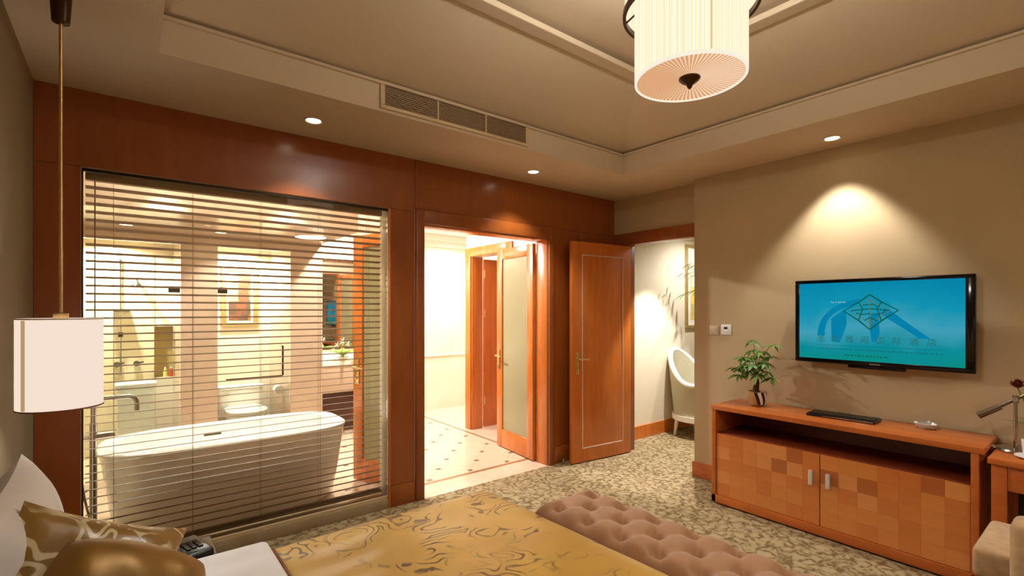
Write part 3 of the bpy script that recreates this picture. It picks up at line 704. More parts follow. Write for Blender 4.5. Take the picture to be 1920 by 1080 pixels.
mid = (Cy0+Cy1)/2 + .008
vrnd = random.Random(11)
tm = {}
for di, (a, b) in enumerate(((mid+.0015, Cy1-.036), (Cy0+.036, mid-.0015))):
    dd = cp('door', Cx0+.012, Cx0+.03, a, b, .074, .546, 'wood_cab', .002)
    nc, nr = 7, 5; tw = (b-a-.002)/nc; th_ = (.470)/nr
    for c_ in range(nc):
        for r_ in range(nr):
            k = vrnd.choices(range(5), (38, 28, 16, 8, 18))[0]
            key = (di, k)
            yy = a+.001+tw*(c_+.5); zz = .075+th_*(r_+.5)
            if key not in tm:
                q = obj('veneer_square', B(-.0015, 0, -tw/2+.0003, tw/2-.0003, -th_/2+.0003, th_/2-.0003), M['ven'][k], dd, False); tm[key] = q.data
            else: q = bpy.data.objects.new('veneer_square', tm[key]); C.objects.link(q); q.parent = dd
            q.location = (Cx0+.012-cx, yy-cy, zz)
    hy_ = (a+.05) if di == 0 else (b-.05)
    obj('handle', B(Cx0-.012-cx, Cx0+.0105-cx, hy_-.012-cy, hy_+.012-cy, .335, .43, bev=.003), M['pull'], dd, label='short square satin metal pull')
# things on the cabinet
kb = thing('keyboard', 'black flat keyboard lying on the sideboard', 'keyboard', (3.85, 1.23, Cz), math.radians(3))
obj('case', B(-.085, .085, -.20, .20, 0, .018, bev=.005), M['black'], kb)
bm = bmesh.new()
for i in range(6):
    for j in range(17): box(bm, -.07+i*.022+.001, -.07+i*.022+.019, -.188+j*.0222, -.188+j*.0222+.0195, .018, .024)
obj('keys', bm, M['black'], kb, False)['kind'] = 'stuff'
obj('front_strip', B(-.0865, -.0845, -.19, .10, .006, .014, bev=.0005), M['chrome'], kb)
at = thing('ashtray', 'small round clear glass ashtray near the end of the sideboard', 'ashtray', (3.93, .80, Cz))
obj('bowl', L([(.0,0),(.045,0),(.055,.012),(.058,.03),(.05,.032),(.044,.014),(.0,.01)], seg=28, cap=False), plain('ashtray_glass', (176,170,156), .08, var=.1, coat=.6), at)
for k in range(3):
    a = 2*PI*k/3; obj('notch', T([(.046*math.cos(a), .046*math.sin(a), .032), (.062*math.cos(a), .062*math.sin(a), .032)], .006, 8), M['white_ceramic'], at)
# potted money tree
pt = thing('potted_plant', 'small leafy green plant in a zebra striped pot on the sideboard', 'plant', (3.85, 1.81, Cz))
pprof = [(.04,0),(.055,.008),(.066,.05),(.068,.09),(.066,.108),(.060,.108),(.058,.09),(.0,.088)]
obj('pot', L(pprof, seg=36, cap=False), plain('tan_pot_glaze', (176,138,88), .3), pt)
def prad(z): return .055+(.066-.055)*(z-.008)/.042 if z < .05 else .066+.002*min(1, (z-.05)/.04)
M['zw'] = plain('white_glaze', (240,234,226), .3); M['zb'] = plain('dark_glaze', (40,20,18), .3)
for k in range(8):
    a0 = math.radians(188 + k*20); bm = bmesh.new(); n = 10; A = []
    for i in range(n+1):
        z = .010 + .096*i/n; off = math.radians(-26)*(1-i/n)*(-1)
        A.append([bm.verts.new(((prad(z)+.0012)*math.cos(a0+off+d), (prad(z)+.0012)*math.sin(a0+off+d), z)) for d in (0, math.radians(10), math.radians(20))])
    for p, q in zip(A, A[1:]):
        for t_ in range(2): bm.faces.new((p[t_], p[t_+1], q[t_+1], q[t_]))
    obj('stripe', bm, M['zw'] if k % 2 else M['zb'], pt)
obj('trunk', T([(0,0,.08),(-.006,.004,.13),(.004,0,.17),(0,.002,.21)], [.028,.022,.018,.014], 12), M['soil_trunk'], pt)
def leaf_mesh(ln, wd, name, m, fold=.25, droop=.35):
    bm = bmesh.new(); n = 6; rows = []
    for i in range(n+1):
        t = i/n; ww = wd*math.sin(PI*min(1, t*.96+.02))**.8*(1-.25*t); z = -droop*ln*t*t
        rows.append([bm.verts.new((ln*t, -ww/2, z + fold*ww/2)), bm.verts.new((ln*t, 0, z)), bm.verts.new((ln*t, ww/2, z + fold*ww/2))])
    for A, Bq in zip(rows, rows[1:]):
        for j in range(2): bm.faces.new((A[j], A[j+1], Bq[j+1], Bq[j]))
    return mesh_of(bm, m, name, True)
lm = [leaf_mesh(.068, .030, 'leaf', M['leaf']), leaf_mesh(.060, .027, 'leaf', M['leaf_lt']), leaf_mesh(.076, .030, 'leaf', M['leaf'], .2, .5)]
prnd = random.Random(4)
def cluster(root, tip, n, meshes, spread=1.0, base=None, r=.0022, up=-.15):
    st = obj('stem', T(bez(base, (base[0], base[1], base[2]+.04), (tip[0]*.6+base[0]*.4, tip[1]*.6+base[1]*.4, tip[2]+.015), tip, 6), r, 6), M['leaf_lt'], root)
    ph0 = prnd.uniform(0, 6.28)
    for k in range(n):
        az = ph0 + 2*PI*k/n + prnd.uniform(-.2, .2); el = up + prnd.uniform(-.35, .35)
        q = bpy.data.objects.new('leaf', prnd.choice(meshes)); C.objects.link(q); q.parent = root
        s = prnd.uniform(.8, 1.1)*spread
        q.matrix_local = Matrix.Translation(tip) @ Matrix.Rotation(az, 4, 'Z') @ Matrix.Rotation(-el, 4, 'Y') @ Matrix.Rotation(prnd.uniform(-.5, .5), 4, 'X') @ Matrix.Scale(s, 4)
for tip in ((-.02,.10,.30),(-.05,.03,.35),(.02,-.04,.33),(-.03,-.10,.27),(.03,.05,.42),(-.02,-.13,.47),(-.04,.0,.28),(.0,.07,.25),(.03,-.08,.38),(-.06,-.04,.25),(-.01,.03,.50),(-.07,.06,.31),(-.05,-.09,.33),(.02,.10,.36),(-.03,.12,.22),(.0,-.12,.22),(-.06,.10,.26),(-.08,.0,.32),(.0,.0,.38),(-.02,-.05,.42),(-.05,.08,.36),(.03,.0,.30),(-.04,.14,.28)):
    cluster(pt, tip, 6, lm, 1.12, (prnd.uniform(-.008,.008), prnd.uniform(-.008,.008), .20))

# ================================================================== TELEVISION
TX = 3.955; ty0, ty1, tz0, tz1 = .578, 1.571, 1.119, 1.714
tv = thing('television', 'wall-mounted flat television showing a turquoise hotel welcome screen', 'television', (TX, (ty0+ty1)/2, tz0))
hwd = (ty1-ty0)/2; ht = tz1-tz0
obj('body', B(0, .035, -hwd, hwd, 0, ht, bev=.006), M['black_gloss'], tv)
obj('rear_housing', B(.035, .06, -hwd+.12, hwd-.12, .08, ht-.08, bev=.006), M['black'], tv); obj('wall_mount', B(.06, XT-TX, -.2, .2, .18, .42), M['dark_metal'], tv, False)
bz0 = .03
obj('bezel', B(-.006, .001, -hwd, hwd, ht-.024, ht, bev=.002), M['black_gloss'], tv); obj('bezel', B(-.006, .001, -hwd, hwd, 0, bz0, bev=.002), M['black_gloss'], tv)
obj('bezel', B(-.006, .001, hwd-.028, hwd, bz0, ht-.024, bev=.002), M['black_gloss'], tv); obj('bezel', B(-.006, .001, -hwd, -hwd+.045, bz0, ht-.024, bev=.002), M['black_gloss'], tv)
def screen_var(q, e):
    mp = q.coords((1,1,1)); sp = q.add('ShaderNodeSeparateXYZ'); q.link(mp, 'Vector', sp, 'Vector')
    r = q.ramp([(.04, lin((12,150,140))), (.22, lin((14,150,165))), (.45, lin((70,170,196))), (.62, lin((20,158,190))), (1, lin((4,140,180)))])
    ad = q.add('ShaderNodeMath', operation='MULTIPLY_ADD'); ad.inputs[1].default_value = 1.0/ht; q.link(sp, 'Z', ad, 0)
    nz = q.add('ShaderNodeTexNoise', i_Scale=3.0, i_Detail=2.0); q.link(mp, 'Vector', nz, 'Vector')
    m2 = q.add('ShaderNodeMath', operation='MULTIPLY_ADD'); m2.inputs[1].default_value = .5; m2.inputs[2].default_value = -.25; q.link(nz, 'Fac', m2, 0)
    q.link(m2, 'Value', ad, 2); q.link(ad, 'Value', r, 'Fac'); q.link(r, 'Color', e, 'Color')
sc = obj('screen', B(-.003, 0, -hwd+.045, hwd-.028, bz0, ht-.024), emit('screen_glow', (20,150,180), .85, screen_var), tv, False, 'turquoise screen picture')
def sflat(name, poly, m, lift=.0005):   # poly in (right, up) screen coords from screen centre, viewer's right is -y
    bm = bmesh.new(); x = -.003-lift; mid_y = .0085; mz = ht/2
    vs = [bm.verts.new((x, -a+mid_y, b+mz)) for a, b in poly]; bm.faces.new(vs[::-1]); return obj(name, bm, m, sc, False)
def sline(name, pts, wd, m, lift=.0009, closed=False):
    bm = bmesh.new(); x = -.003-lift
    n = len(pts); L2 = []; R2_ = []
    for i in range(n):
        a = Vector(pts[i-1] if (i or closed) else pts[i]); b = Vector(pts[(i+1) % n] if (i < n-1 or closed) else pts[i])
        d = (b-a).normalized(); nn = Vector((-d.y, d.x))*wd*(.5 if not isinstance(wd, list) else .5)
        p = Vector(pts[i]); L2.append(p+nn); R2_.append(p-nn)
    lv = [bm.verts.new((x, -p.x+.0085, p.y+ht/2)) for p in L2]; rv = [bm.verts.new((x, -p.x+.0085, p.y+ht/2)) for p in R2_]
    for i in range(n if closed else n-1): bm.faces.new((lv[i], lv[(i+1) % n], rv[(i+1) % n], rv[i]))
    return obj(name, bm, m, sc, False)
Mblue = emit('screen_swoosh', (6,138,182), .85); Mgr = emit('screen_emblem', (20,110,96), .7); Mol = emit('screen_emblem_light', (110,140,96), .7); Mtx = emit('screen_text', (46,126,124), .75); Mtl = emit('screen_text_faint', (26,126,132), .75)
def blob(pts): return [p for p in pts]
# blue brush strokes behind the emblem
sflat('screen_stroke', [p[:2] for p in bez((-.34,-.10,0),(-.34,.04,0),(-.24,.13,0),(-.08,.16,0),10)] + [p[:2] for p in bez((-.10,.12,0),(-.22,.09,0),(-.30,.03,0),(-.29,-.10,0),10)], Mblue)
sflat('screen_stroke', [(-.25,-.14),(-.25,.02),(-.16,.09),(-.155,-.02),(-.18,-.10),(-.20,-.15)], Mblue)
sflat('screen_stroke', [p[:2] for p in bez((.06,.10,0),(.12,.06,0),(.20,-.02,0),(.30,-.10,0),10)] + [p[:2] for p in bez((.24,-.10,0),(.16,-.03,0),(.09,.01,0),(.05,.05,0),10)], Mblue)
sflat('screen_stroke', [(-.03,.06),(.03,.06),(.035,-.08),(.01,-.14),(-.01,-.13),(-.02,-.05)], Mblue, .0004)
sline('screen_emblem', [(-.02,.185),(.045,.135),(.135,.08),(.045,.01),(-.02,-.05),(-.085,.01),(-.175,.075),(-.085,.135)], .010, Mgr, closed=True)
sline('screen_emblem', [(-.02,.155),(.03,.115),(.09,.08),(.03,.03),(-.02,-.01),(-.07,.03),(-.13,.075),(-.07,.115)], .005, Mol, .0012, closed=True)
for pts in ([(-.085,.135),(-.06,.09),(-.085,.01)], [(.045,.135),(.02,.09),(.045,.01)], [(-.13,.075),(-.02,.09),(.09,.08)], [(-.02,.155),(-.02,-.04)], [(-.06,.115),(-.0,.12),(.03,.10)], [(-.10,.06),(-.06,.05),(-.02,.06)], [(.0,.05),(.05,.06),(.07,.085)], [(-.05,.01),(-.02,.03),(.02,.01)]):
    sline('screen_emblem', pts, .007, Mol if len(pts) == 2 else Mgr, .0014)
def stext(body, x, y, size, m, align='CENTER'):
    cu = bpy.data.curves.new('screen_text', 'FONT'); cu.body = body; cu.size = size; cu.align_x = align; cu.align_y = 'CENTER'
    t = bpy.data.objects.new('screen_text_tmp', cu); C.objects.link(t); dg = bpy.context.evaluated_depsgraph_get()
    me = bpy.data.meshes.new_from_object(t.evaluated_get(dg)); bpy.data.objects.remove(t); me.materials.clear(); me.materials.append(m)
    o = bpy.data.objects.new('screen_text', me); C.objects.link(o); o.parent = sc
    o.matrix_local = Matrix(((0,0,-1,-.0045),(-1,0,0,-x+.0085),(0,1,0,y+ht/2),(0,0,0,1)))
    return o
for k, ch in enumerate('圣地雅阁国际酒店'): stext(ch, -.315 + k*.0885, -.125, .052, Mtx)
sline('screen_rule', [(-.35,-.168),(.36,-.168)], .003, Mtl)
lr = random.Random(3)
def faint(x0, x1, y, hgt, m):   # tiny illegible lettering
    x = x0
    while x < x1:
        wl = lr.uniform(.010, .030); n = max(2, int(wl/.006))
        bm = bmesh.new()
        for i in range(n):
            a = x + i*.006; hh = hgt*lr.uniform(.5, 1); vs = [bm.verts.new((-.0042, -p+.0085, q+ht/2)) for p, q in ((a, y), (a+.0042, y), (a+.0042, y+hh), (a, y+hh))]; bm.faces.new(vs[::-1])
        obj('screen_lettering', bm, m, sc, False); x += n*.006 + .006
faint(-.33, .36, -.198, .013, Mtl); faint(-.17, .08, -.238, .014, Mgr); faint(-.25, -.17, .132, .009, emit('screen_white', (190,215,220), .7))
obj('speaker_bar', B(.0, .045, -.16, .16, -.022, 0, bev=.004), M['black_gloss'], tv); obj('badge', B(-.0075, -.006, -.03, .03, .009, .017), M['chrome'], tv, False)

# wall controls
th = thing('thermostat', 'white square thermostat on the beige wall above the plant', 'thermostat', (XT, 2.159, 1.285))
obj('plate', B(-.012, 0, -.043, .043, 0, .088, bev=.004), M['white_plastic'], th); obj('display', B(-.0135, -.0115, -.016, .016, .05, .068), M['black'], th, False); obj('dial', T([(-.012,0,.025),(-.018,0,.025)], .009, 16), M['white_plastic'], th)
sw = thing('light_switch', 'beige switch plate left of the white thermostat', 'light switch', (XT, 2.268, 1.28))
obj('plate', B(-.009, 0, -.04, .04, 0, .082, bev=.003), plain('beige_plastic', (196,176,146), .45), sw); obj('rocker', B(-.013, -.009, -.024, .024, .014, .068, bev=.002), plain('beige_rocker', (202,184,154), .4), sw)

# ================================================================== DESK, LAMP, CUP, FLOWER, ARMCHAIR
dk = thing('desk', 'cherry writing desk beside the sideboard', 'desk', (3.82, -.15, 0))
obj('top', B(-.25, .21, -.65, .628, .69, .722, bev=.004), M['wood_cab'], dk); obj('apron', B(-.229, -.21, -.56, .555, .56, .69, bev=.003), M['wood_cab'], dk)
for y in (-.62, .555):
    for x in (-.235, .16): obj('leg', B(x, x+.045, y, y+.06, 0, .69, bev=.003), M['wood_cab'], dk)
obj('back_panel', B(.18, .2, -.56, .555, .06, .69), M['wood_dark'], dk, False)
dl = thing('desk_lamp', 'chrome swing-arm desk lamp on the writing desk', 'desk lamp', (3.86, .402, .722))
obj('base', L([(.0,0),(.085,0),(.088,.006),(.08,.014),(.0,.016)], seg=36, cap=False), M['chrome'], dl); obj('post', T([(0,0,.01),(0,0,.30)], .0085, 12), M['chrome'], dl)
obj('collar', T([(0,0,.265),(0,0,.305)], .014, 12), M['chrome'], dl)
ar = obj('arm', T([(.02,-.07,.335),(0,0,.285),(-.005,.13,.185)], [.007,.009,.013], 10), M['lampgrey'], dl); obj('lamp_head', T([(-.003,.06,.235),(-.006,.15,.170)], [.016,.019], 14), M['lampgrey'], ar)
obj('joint', T([(-.02,0,.285),(.02,0,.285)], .012, 12), M['chrome'], dl)
obj('switch', L([(.01,.0),(.013,.01),(.008,.02)], (-.03, .085, 0), 14), M['chrome'], dl)
cu = thing('cup', 'white ceramic cup with saucer on the writing desk', 'cup', (3.72, .325, .722))
obj('saucer', L([(.0,0),(.045,0),(.07,.01),(.07,.013),(.04,.005),(.0,.005)], seg=32, cap=False), M['white_ceramic'], cu)
obj('bowl', L([(.0,.006),(.028,.006),(.038,.02),(.043,.095),(.040,.095),(.034,.022),(.0,.014)], seg=32, cap=False), M['white_ceramic'], cu)
obj('handle', T([(0,-.038,.075),(0,-.062,.072),(0,-.066,.045),(0,-.036,.03)], .005, 8), M['white_ceramic'], cu)
fl = thing('vase_flower', 'dark red flower with green leaves in a small vase on the desk', 'flower', (3.93, .30, .722))
obj('vase', L([(.0,0),(.03,0),(.036,.04),(.02,.09),(.017,.12),(.021,.13),(.015,.12),(.0,.03)], seg=24, cap=False), M['white_ceramic'], fl)
obj('stem', T([(0,0,.08),(-.01,.05,.2),(-.015,.10,.34)], .003, 6), M['leaf'], fl)
pm = leaf_mesh(.05, .034, 'petal', M['red_petal'], .5, -.3)
for k in range(14):
    q = bpy.data.objects.new('petal', pm); C.objects.link(q); q.parent = fl
    q.matrix_local = Matrix.Translation((-.015, .10, .34)) @ Matrix.Rotation(k*2.4, 4, 'Z') @ Matrix.Rotation(-.2-.08*k, 4, 'Y')
ll = leaf_mesh(.16, .03, 'leaf', M['leaf'], .3, .35)
for az, el in ((1.5, .5), (2.4, .8), (.6, .7), (-1.2, .6)):
    q = bpy.data.objects.new('leaf', ll); C.objects.link(q); q.parent = fl; q.matrix_local = Matrix.Translation((0,0,.12)) @ Matrix.Rotation(az, 4, 'Z') @ Matrix.Rotation(-el, 4, 'Y')
ac = thing('armchair', 'beige upholstered armchair pulled up to the desk', 'armchair', (2.72, -.02, 0))
obj('seat', B(-.12, .42, -.28, .28, .22, .42, bev=.04, seg=4), M['beige_fabric'], ac)
obj('backrest', B(-.21, -.07, -.31, .30, .16, .735, bev=.03, seg=4), M['beige_fabric'], ac)
for s_ in (-1, 1):
    ap = obj('arm', B(.03, .46, min(s_*.305, s_*.435), max(s_*.305, s_*.435), .40, .525, bev=.022, seg=4), M['beige_fabric'], ac)
    obj('arm_support', B(.30, .36, min(s_*.29, s_*.35), max(s_*.29, s_*.35), .25, .41), M['wood_dark'], ap, False)
    for x in (-.08, .36): obj('leg', T([(x, s_*.25, .23), (x, s_*.27, 0)], [.022, .014], 10), M['wood_dark'], ac)

# ================================================================== NEXT ROOM
wc = thing('tub_chair', 'white framed rounded chair against the cream wall next door', 'chair', (5.40, 3.20, 0), math.radians(-90))
# local: chair faces +x, shell wraps round the back
def shell(r, z0, ztop, thick, n=30, a0=55, a1=305):
    bm = bmesh.new(); R_ = []
    for i in range(n+1):
        a = math.radians(a0 + (a1-a0)*i/n); t = abs(i/n-.5)*2
        zt = .62 + (ztop-.62)*(.5+.5*math.cos(PI*min(1, t*1.25)))
        row = []
        for rr, zz in ((r, z0), (r, zt), (r-thick, zt), (r-thick, z0)):
            lean = .10*(zz-.3)
            row.append(bm.verts.new((rr*math.cos(a)*1.0 + lean*math.cos(a), rr*math.sin(a)*.98 + lean*math.sin(a), zz)))
        R_.append(row)
    for A, Bq in zip(R_, R_[1:]):
        for k in range(4): bm.faces.new((A[k], A[(k+1) % 4], Bq[(k+1) % 4], Bq[k]))
    bm.faces.new(R_[0]); bm.faces.new(R_[-1][::-1]); return bm
obj('shell', shell(.31, .24, 1.0, .05), M['chair_cloth'], wc)
pts = []
for i in range(31):
    a = math.radians(55 + 250*i/30); t = abs(i/30-.5)*2; zt = .62 + (1.0-.62)*(.5+.5*math.cos(PI*min(1, t*1.25))); rr = .285+.10*(zt-.3); pts.append((rr*math.cos(a), rr*math.sin(a)*.98, zt+.005))
obj('rim', T(pts, .03, 12), M['chair_white'], wc)
obj('seat', L([(.0,.30),(.26,.30),(.28,.34),(.27,.42),(.2,.45),(.0,.455)], seg=32, cap=False), M['chair_cloth'], wc)
obj('seat_rail', L([(.25,.20),(.325,.20),(.325,.26),(.25,.26),(.25,.20)], seg=40, cap=False), M['chair_white'], wc)
for a in (45, 135, 225, 315): obj('leg', T([(.27*math.cos(math.radians(a)), .27*math.sin(math.radians(a)), .22), (.30*math.cos(math.radians(a)), .30*math.sin(math.radians(a)), 0)], [.026, .015], 12), M['chair_white'], wc)
def picture(name, label, x0, x1, y, z0, z1, fw, art, group=None, matw=.05):
    p = thing(name, label, 'picture', ((x0+x1)/2, y, z0)); hw = (x1-x0)/2; h = z1-z0
    for a in ((-hw, hw, 0, fw), (-hw, hw, h-fw, h)): obj('frame', B(a[0], a[1], -.03, 0, a[2], a[3], bev=.004), M['gold_frame'], p)
    for a in ((-hw, -hw+fw), (hw-fw, hw)): obj('frame', B(a[0], a[1], -.03, 0, fw, h-fw, bev=.004), M['gold_frame'], p)
    obj('mat', B(-hw+fw, hw-fw, -.012, -.002, fw, h-fw), M['mat_board'], p, False)
    obj('artwork', B(-hw+fw+matw, hw-fw-matw, -.014, -.011, fw+matw, h-fw-matw), art, p, False)
    return p
def artmat(name, cols, sc, stretch=(1,1,1)):
    q = N(name); mp = q.coords(stretch); v = q.add('ShaderNodeTexVoronoi', distance='CHEBYCHEV', i_Scale=sc, i_Randomness=.7); q.link(mp, 'Vector', v, 'Vector')
    sp = q.add('ShaderNodeSeparateColor'); q.link(v, 'Color', sp, 'Color'); r = q.ramp([(i/len(cols), lin(c)) for i, c in enumerate(cols)], 'CONSTANT'); q.link(sp, 'Red', r, 'Fac'); q.link(r, 'Color', q.b, 'Base Color')
    q.b.inputs['Roughness'].default_value = .5; return q.m
picture('wall_picture', 'tall gilt framed picture on the cream wall above the chair', 5.651, 6.35, 3.57, 1.265, 2.34, .035, artmat('yellow_art', [(240,232,200),(236,206,110),(200,190,120),(250,246,232)], 5), matw=.07)
pl = thing('palm_plant', 'potted palm with arching fronds beside the framed picture', 'plant', (5.86, 2.97, 0))
obj('pot', L([(.0,0),(.10,0),(.13,.28),(.14,.32),(.12,.32),(.11,.26),(.0,.26)], seg=32, cap=False), M['white_ceramic'], pl)
obj('trunk', T([(0,0,.25),(.02,.0,.8),(0,0,1.55)], [.035,.028,.022], 12), M['soil_trunk'], pl)
fm = leaf_mesh(.17, .034, 'leaflet', plain('palm_green', (58,90,36), .5, var=.15), .15, .35)
for k, (az, ln, el) in enumerate(((141, .66, 1.12), (143, .66, .80), (152, .62, 1.3), (180, .6, .9), (230, .6, .9), (290, .5, 1.0), (20, .5, .8), (85, .45, .95))):
    a = math.radians(az); d = Vector((math.cos(a), math.sin(a)))
    pts = [(d.x*ln*t, d.y*ln*t, 1.55 + ln*el*t*1.2 - ln*.75*t*t) for t in [i/8 for i in range(9)]]
    fr = obj('frond', T(pts, [.008-.0008*i for i in range(9)], 6), M['leaf'], pl)
    for i in range(2, 9):
        for s_ in (-1, 1):
            q = bpy.data.objects.new('leaflet', fm); C.objects.link(q); q.parent = fr
            q.matrix_local = Matrix.Translation(pts[i]) @ Matrix.Rotation(a + s_*.55, 4, 'Z') @ Matrix.Rotation(.25, 4, 'Y') @ Matrix.Rotation(s_*.5, 4, 'X') @ Matrix.Scale(1-.05*abs(i-5), 4)

# ================================================================== BATHROOM FURNISHINGS
tub = thing('bathtub', 'freestanding white oval-ended bathtub behind the blind', 'bathtub', (.66, 4.235, 0))
def sup(hl, hw, z, n=72, ex_=3.6):
    o = []
    for k in range(n):
        a = 2*PI*k/n; c, s = math.cos(a), math.sin(a)
        o.append((hl*math.copysign(abs(c)**(2/ex_), c), hw*math.copysign(abs(s)**(2/ex_), s), z))
    return o
def loft(secs, cap0=True, cap1=True):
    bm = bmesh.new(); R_ = [[bm.verts.new(p) for p in s] for s in secs]; n = len(R_[0])
    for A, Bq in zip(R_, R_[1:]):
        for k in range(n): bm.faces.new((A[k], A[(k+1) % n], Bq[(k+1) % n], Bq[k]))
    if cap0: bm.faces.new(R_[0][::-1])
    if cap1: bm.faces.new(R_[-1])
    return bm
shellsec = [sup(.66,.315,0), sup(.70,.335,.03), sup(.735,.36,.2), sup(.765,.382,.42), sup(.785,.395,.555), sup(.795,.402,.572), sup(.795,.402,.584), sup(.785,.393,.592), sup(.735,.345,.592), sup(.722,.332,.582), sup(.68,.30,.40), sup(.60,.26,.22), sup(.5,.2,.14)]
obj('shell', loft(shellsec), M['white_gloss'], tub)
obj('overflow', B(-.16, -.04, .315, .327, .50, .515, bev=.003), M['dark_metal'], tub); obj('drain', L([(.03,.139),(.03,.145),(.02,.147)], (0,0,0), 24), M['chrome'], tub)
tf = thing('tub_filler', 'chrome floor-standing bath tap at the tub end', 'tap', (-.145, 4.0, 0))
obj('floor_plate', L([(.06,0),(.06,.008),(.03,.014)], seg=28), M['chrome'], tf); obj('column', T([(0,0,.01),(0,0,.80)], .019, 14), M['chrome'], tf)
obj('spout', T([(0,0,.78),(0,0,.90)] + [(.05-.05*math.cos(a), 0, .90+.045*math.sin(a)) for a in [i*PI/16 for i in range(1, 9)]] + [(.17,0,.945)] + [(.17+.045*math.sin(a), 0, .945-.045*(1-math.cos(a))) for a in [i*PI/16 for i in range(1, 9)]] + [(.215,0,.85)], .0145, 12), M['chrome'], tf)
obj('mixer_body', T([(-.09,0,.715),(.10,0,.715)], .017, 12), M['chrome'], tf)
for x in (-.09, .10): obj('cross_handle', T([(x,-.035,.715),(x,.035,.715)], .007, 8), M['chrome'], tf)
hs = obj('hand_shower', T([(-.075,0,.70),(-.075,0,.86),(-.078,-.01,.90)], [.012,.011,.02], 12), M['chrome'], tf)
obj('hose', T(bez((-.075,0,.70),(-.05,.02,.2),(.02,.03,.02),(.09,-.02,.03), 16) , .007, 8), M['chrome'], hs)
obj('hose', T(bez((-.06,0,.68),(-.11,.0,.5),(-.06,-.02,.35),(-.13,-.02,.12), 16), .007, 8), M['chrome'], hs)
# shower bay
pn = thing('shower_screen', 'clear frameless glass panel closing the shower bay', 'glass screen', (-.23, CY+.02, 0))
obj('pane', B(-.64, .645, -.005, .005, .01, 2.11), M['glass_shower'], pn, False)
for z in (.25, 1.69): obj('hinge', B(.56, .65, -.014, .014, z-.03, z+.03, bev=.003), M['dark_metal'], pn)
sd = thing('toilet_glass_door', 'clear glass door with long L-shaped towel handle', 'glass door', (1.06, CY+.02, 0))
obj('pane', B(-.325, .325, -.005, .005, .01, 2.11), M['glass_shower'], sd, False)
for z in (.25, 1.69): obj('hinge', B(-.335, -.25, -.014, .014, z-.03, z+.03, bev=.003), M['dark_metal'], sd)
obj('towel_handle', T([(.25,-.012,1.12),(.25,-.05,1.12),(.25,-.05,.82),(.24,-.05,.81),(-.255,-.05,.81),(-.255,-.012,.81)], .0095, 10), M['bronze'], sd)
sh = thing('shower_set', 'chrome shower rail with hand shower and taps on the stone wall', 'shower', (-.02, BY-.012, .7))
obj('rail', T([(0,-.05,.12),(0,-.05,1.32)], .009, 10), M['chrome'], sh)
for z in (.14, 1.3): obj('bracket', T([(0,0,z),(0,-.055,z)], .014, 10), M['chrome'], sh)
obj('shower_head', L([(.012,.05),(.05,.012),(.055,0),(.0,0)], (.13,-.25,1.03), 24), M['chrome'], sh); obj('shower_arm', T([(.13,0,1.12),(.13,-.2,1.12),(.13,-.25,1.07)], .009, 10), M['chrome'], sh)
obj('soap_dish', B(-.06, .08, -.12, 0, .78, .80, bev=.006), M['chrome'], sh); obj('slider', B(-.02, .02, -.07, -.03, .52, .57, bev=.004), M['dark_metal'], sh)
for x in (-.03, .13): 
    tp_ = obj('tap', T([(x,0,.24),(x,-.06,.24)], .028, 16), M['chrome'], sh); obj('tap_lever', T([(x,-.05,.24),(x+.06,-.06,.255)], .008, 8), M['dark_metal'], tp_)
pd = thing('shower_stool', 'white box-shaped stool with overhanging lid in the shower bay', 'stool', (.10, 6.15, 0))
obj('body', B(-.15, .15, -.16, .16, 0, .74, bev=.015), M['white_ceramic'], pd); obj('lid', B(-.165, .165, -.175, .175, .74, .785, bev=.012), M['white_ceramic'], pd)
struct('niche_lining', B(NX0+.001, NX1-.001, BY+.09, BY+.099, NZ0+.001, NZ1-.001), marble('olive_stone', (176,148,90), (190,162,102), 3), 'olive stone back of the recessed shower niche', 'niche')
for k, (x, c, lab) in enumerate(((.36, (236,206,120), 'small yellow bottle in the shower niche'), (.415, (190,72,26), 'small orange bottle in the shower niche'))):
    bt = thing('toiletry_bottle', lab, 'bottle', (x, BY+.04, NZ0))
    obj('body', L([(.018,0),(.02,.005),(.02,.07),(.01,.085),(.008,.09)], seg=18), plain('bottle_%d' % k, c, .3), bt); obj('cap', L([(.009,.09),(.009,.105)], seg=14), M['white_plastic'], bt)
# toilet bay
to = thing('toilet', 'white toilet under the framed picture in the glass bay', 'toilet', (1.06, BY-.02, 0))
obj('tank', B(-.22, .22, -.20, 0, .30, .60, bev=.025, seg=3), M['white_ceramic'], to); obj('tank_lid', B(-.23, .23, -.21, 0, .60, .635, bev=.012, seg=3), M['white_ceramic'], to)
def shift(sec, dy, sx=1): return [(x*sx, y+dy, z) for x, y, z in sec]
obj('bowl', loft([shift(sup(.12,.22,0,40,2.4),-.36), shift(sup(.13,.24,.12,40,2.4),-.36), shift(sup(.19,.29,.33,40,2.4),-.40), shift(sup(.2,.3,.38,40,2.4),-.40), shift(sup(.16,.25,.38,40,2.4),-.40), shift(sup(.1,.16,.2,40,2.4),-.40)]), M['white_ceramic'], to)
obj('seat_lid', loft([shift(sup(.2,.27,.385,40,2.6),-.43), shift(sup(.205,.275,.40,40,2.6),-.43), shift(sup(.2,.27,.415,40,2.6),-.43)]), M['white_ceramic'], to)
obj('flush_button', L([(.02,.635),(.02,.64)], (0,-.1,0), 18), M['chrome'], to)
rh = thing('toilet_roll_holder', 'chrome toilet roll holder on the rosy partition', 'roll holder', (1.395, 5.95, .62))
obj('arm', T([(0,0,0),(-.05,0,0),(-.05,-.14,0)], .008, 8), M['chrome'], rh); obj('paper_roll', T([(-.05,-.13,0),(-.05,-.03,0)], .045, 24), M['white_plastic'], rh)
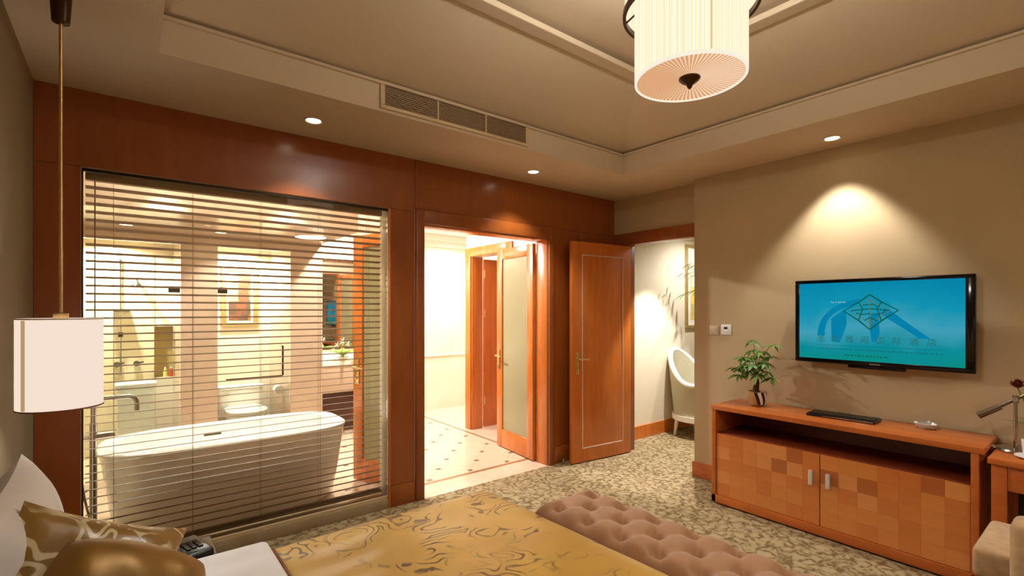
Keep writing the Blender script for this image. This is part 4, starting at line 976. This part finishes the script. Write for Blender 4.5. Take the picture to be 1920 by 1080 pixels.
picture('bathroom_picture', 'red and brown abstract picture in pale frame above the toilet', .885, 1.26, BY, 1.30, 2.0, .05, artmat('red_art', [(196,92,52),(120,70,48),(232,180,110),(88,62,50),(240,214,170),(170,100,60)], 9, (1, 1, .6)), matw=.022)
# vanity
vn = thing('vanity', 'stone vanity counter with white top beyond the partition', 'vanity', (2.33, 6.22, 0))
obj('counter', B(-.595, .57, -.27, .27, .82, .87, bev=.006), M['white_ceramic'], vn); obj('apron', B(-.59, .56, -.255, -.235, .50, .82, bev=.003), M['marble_pink'], vn)
obj('cabinet', B(-.58, .55, -.20, .27, .16, .82), M['wood_dark'], vn, False)  # dark box stands for the open shadow under the counter
for x in (-.5, .47): obj('leg', B(x-.03, x+.03, -.18, -.12, 0, .16), M['wood_dark'], vn, False)
mr = thing('vanity_mirror', 'large wood framed mirror above the vanity counter', 'mirror', (2.33, BY-.001, .98))
obj('glass', B(-.5, .54, -.012, 0, .03, 1.14), M['mirror'], mr, False)
for a in ((-.53, .57, 0, .03), (-.53, .57, 1.14, 1.18)): obj('frame', B(a[0], a[1], -.025, 0, a[2], a[3], bev=.004), M['wood_dark'], mr)
for a in ((-.53, -.5), (.54, .57)): obj('frame', B(a[0], a[1], -.025, 0, .03, 1.14, bev=.004), M['wood_door'], mr)
orc = thing('orchid', 'white orchid with green leaves in a white bowl on the vanity', 'flower', (2.13, 6.06, .871))
obj('bowl', L([(.0,0),(.045,0),(.07,.05),(.066,.05),(.04,.01),(.0,.01)], seg=28, cap=False), M['white_ceramic'], orc)
wl = leaf_mesh(.24, .075, 'leaf', plain('fresh_green', (150,190,70), .4), .3, .5); pw = leaf_mesh(.042, .036, 'petal', M['petal'], .2, .2)
for k in range(10):
    q = bpy.data.objects.new('leaf', wl); C.objects.link(q); q.parent = orc; q.matrix_local = Matrix.Translation((0,0,.05)) @ Matrix.Rotation(k*.63, 4, 'Z') @ Matrix.Rotation(-.7-.05*(k % 3), 4, 'Y')
for (x, y, z) in ((-.08,-.03,.20),(-.03,-.06,.23),(.05,-.05,.21),(-.11,.0,.16),(.0,.0,.25)):
    for k in range(5):
        q = bpy.data.objects.new('petal', pw); C.objects.link(q); q.parent = orc; q.matrix_local = Matrix.Translation((x,y,z)) @ Matrix.Rotation(k*1.256, 4, 'Y') @ Matrix.Rotation(.2, 4, 'Z')
    obj('stem', T([(0,0,.03),(x*.6,y*.6,z*.7),(x,y,z)], .0025, 6), M['leaf_lt'], orc)
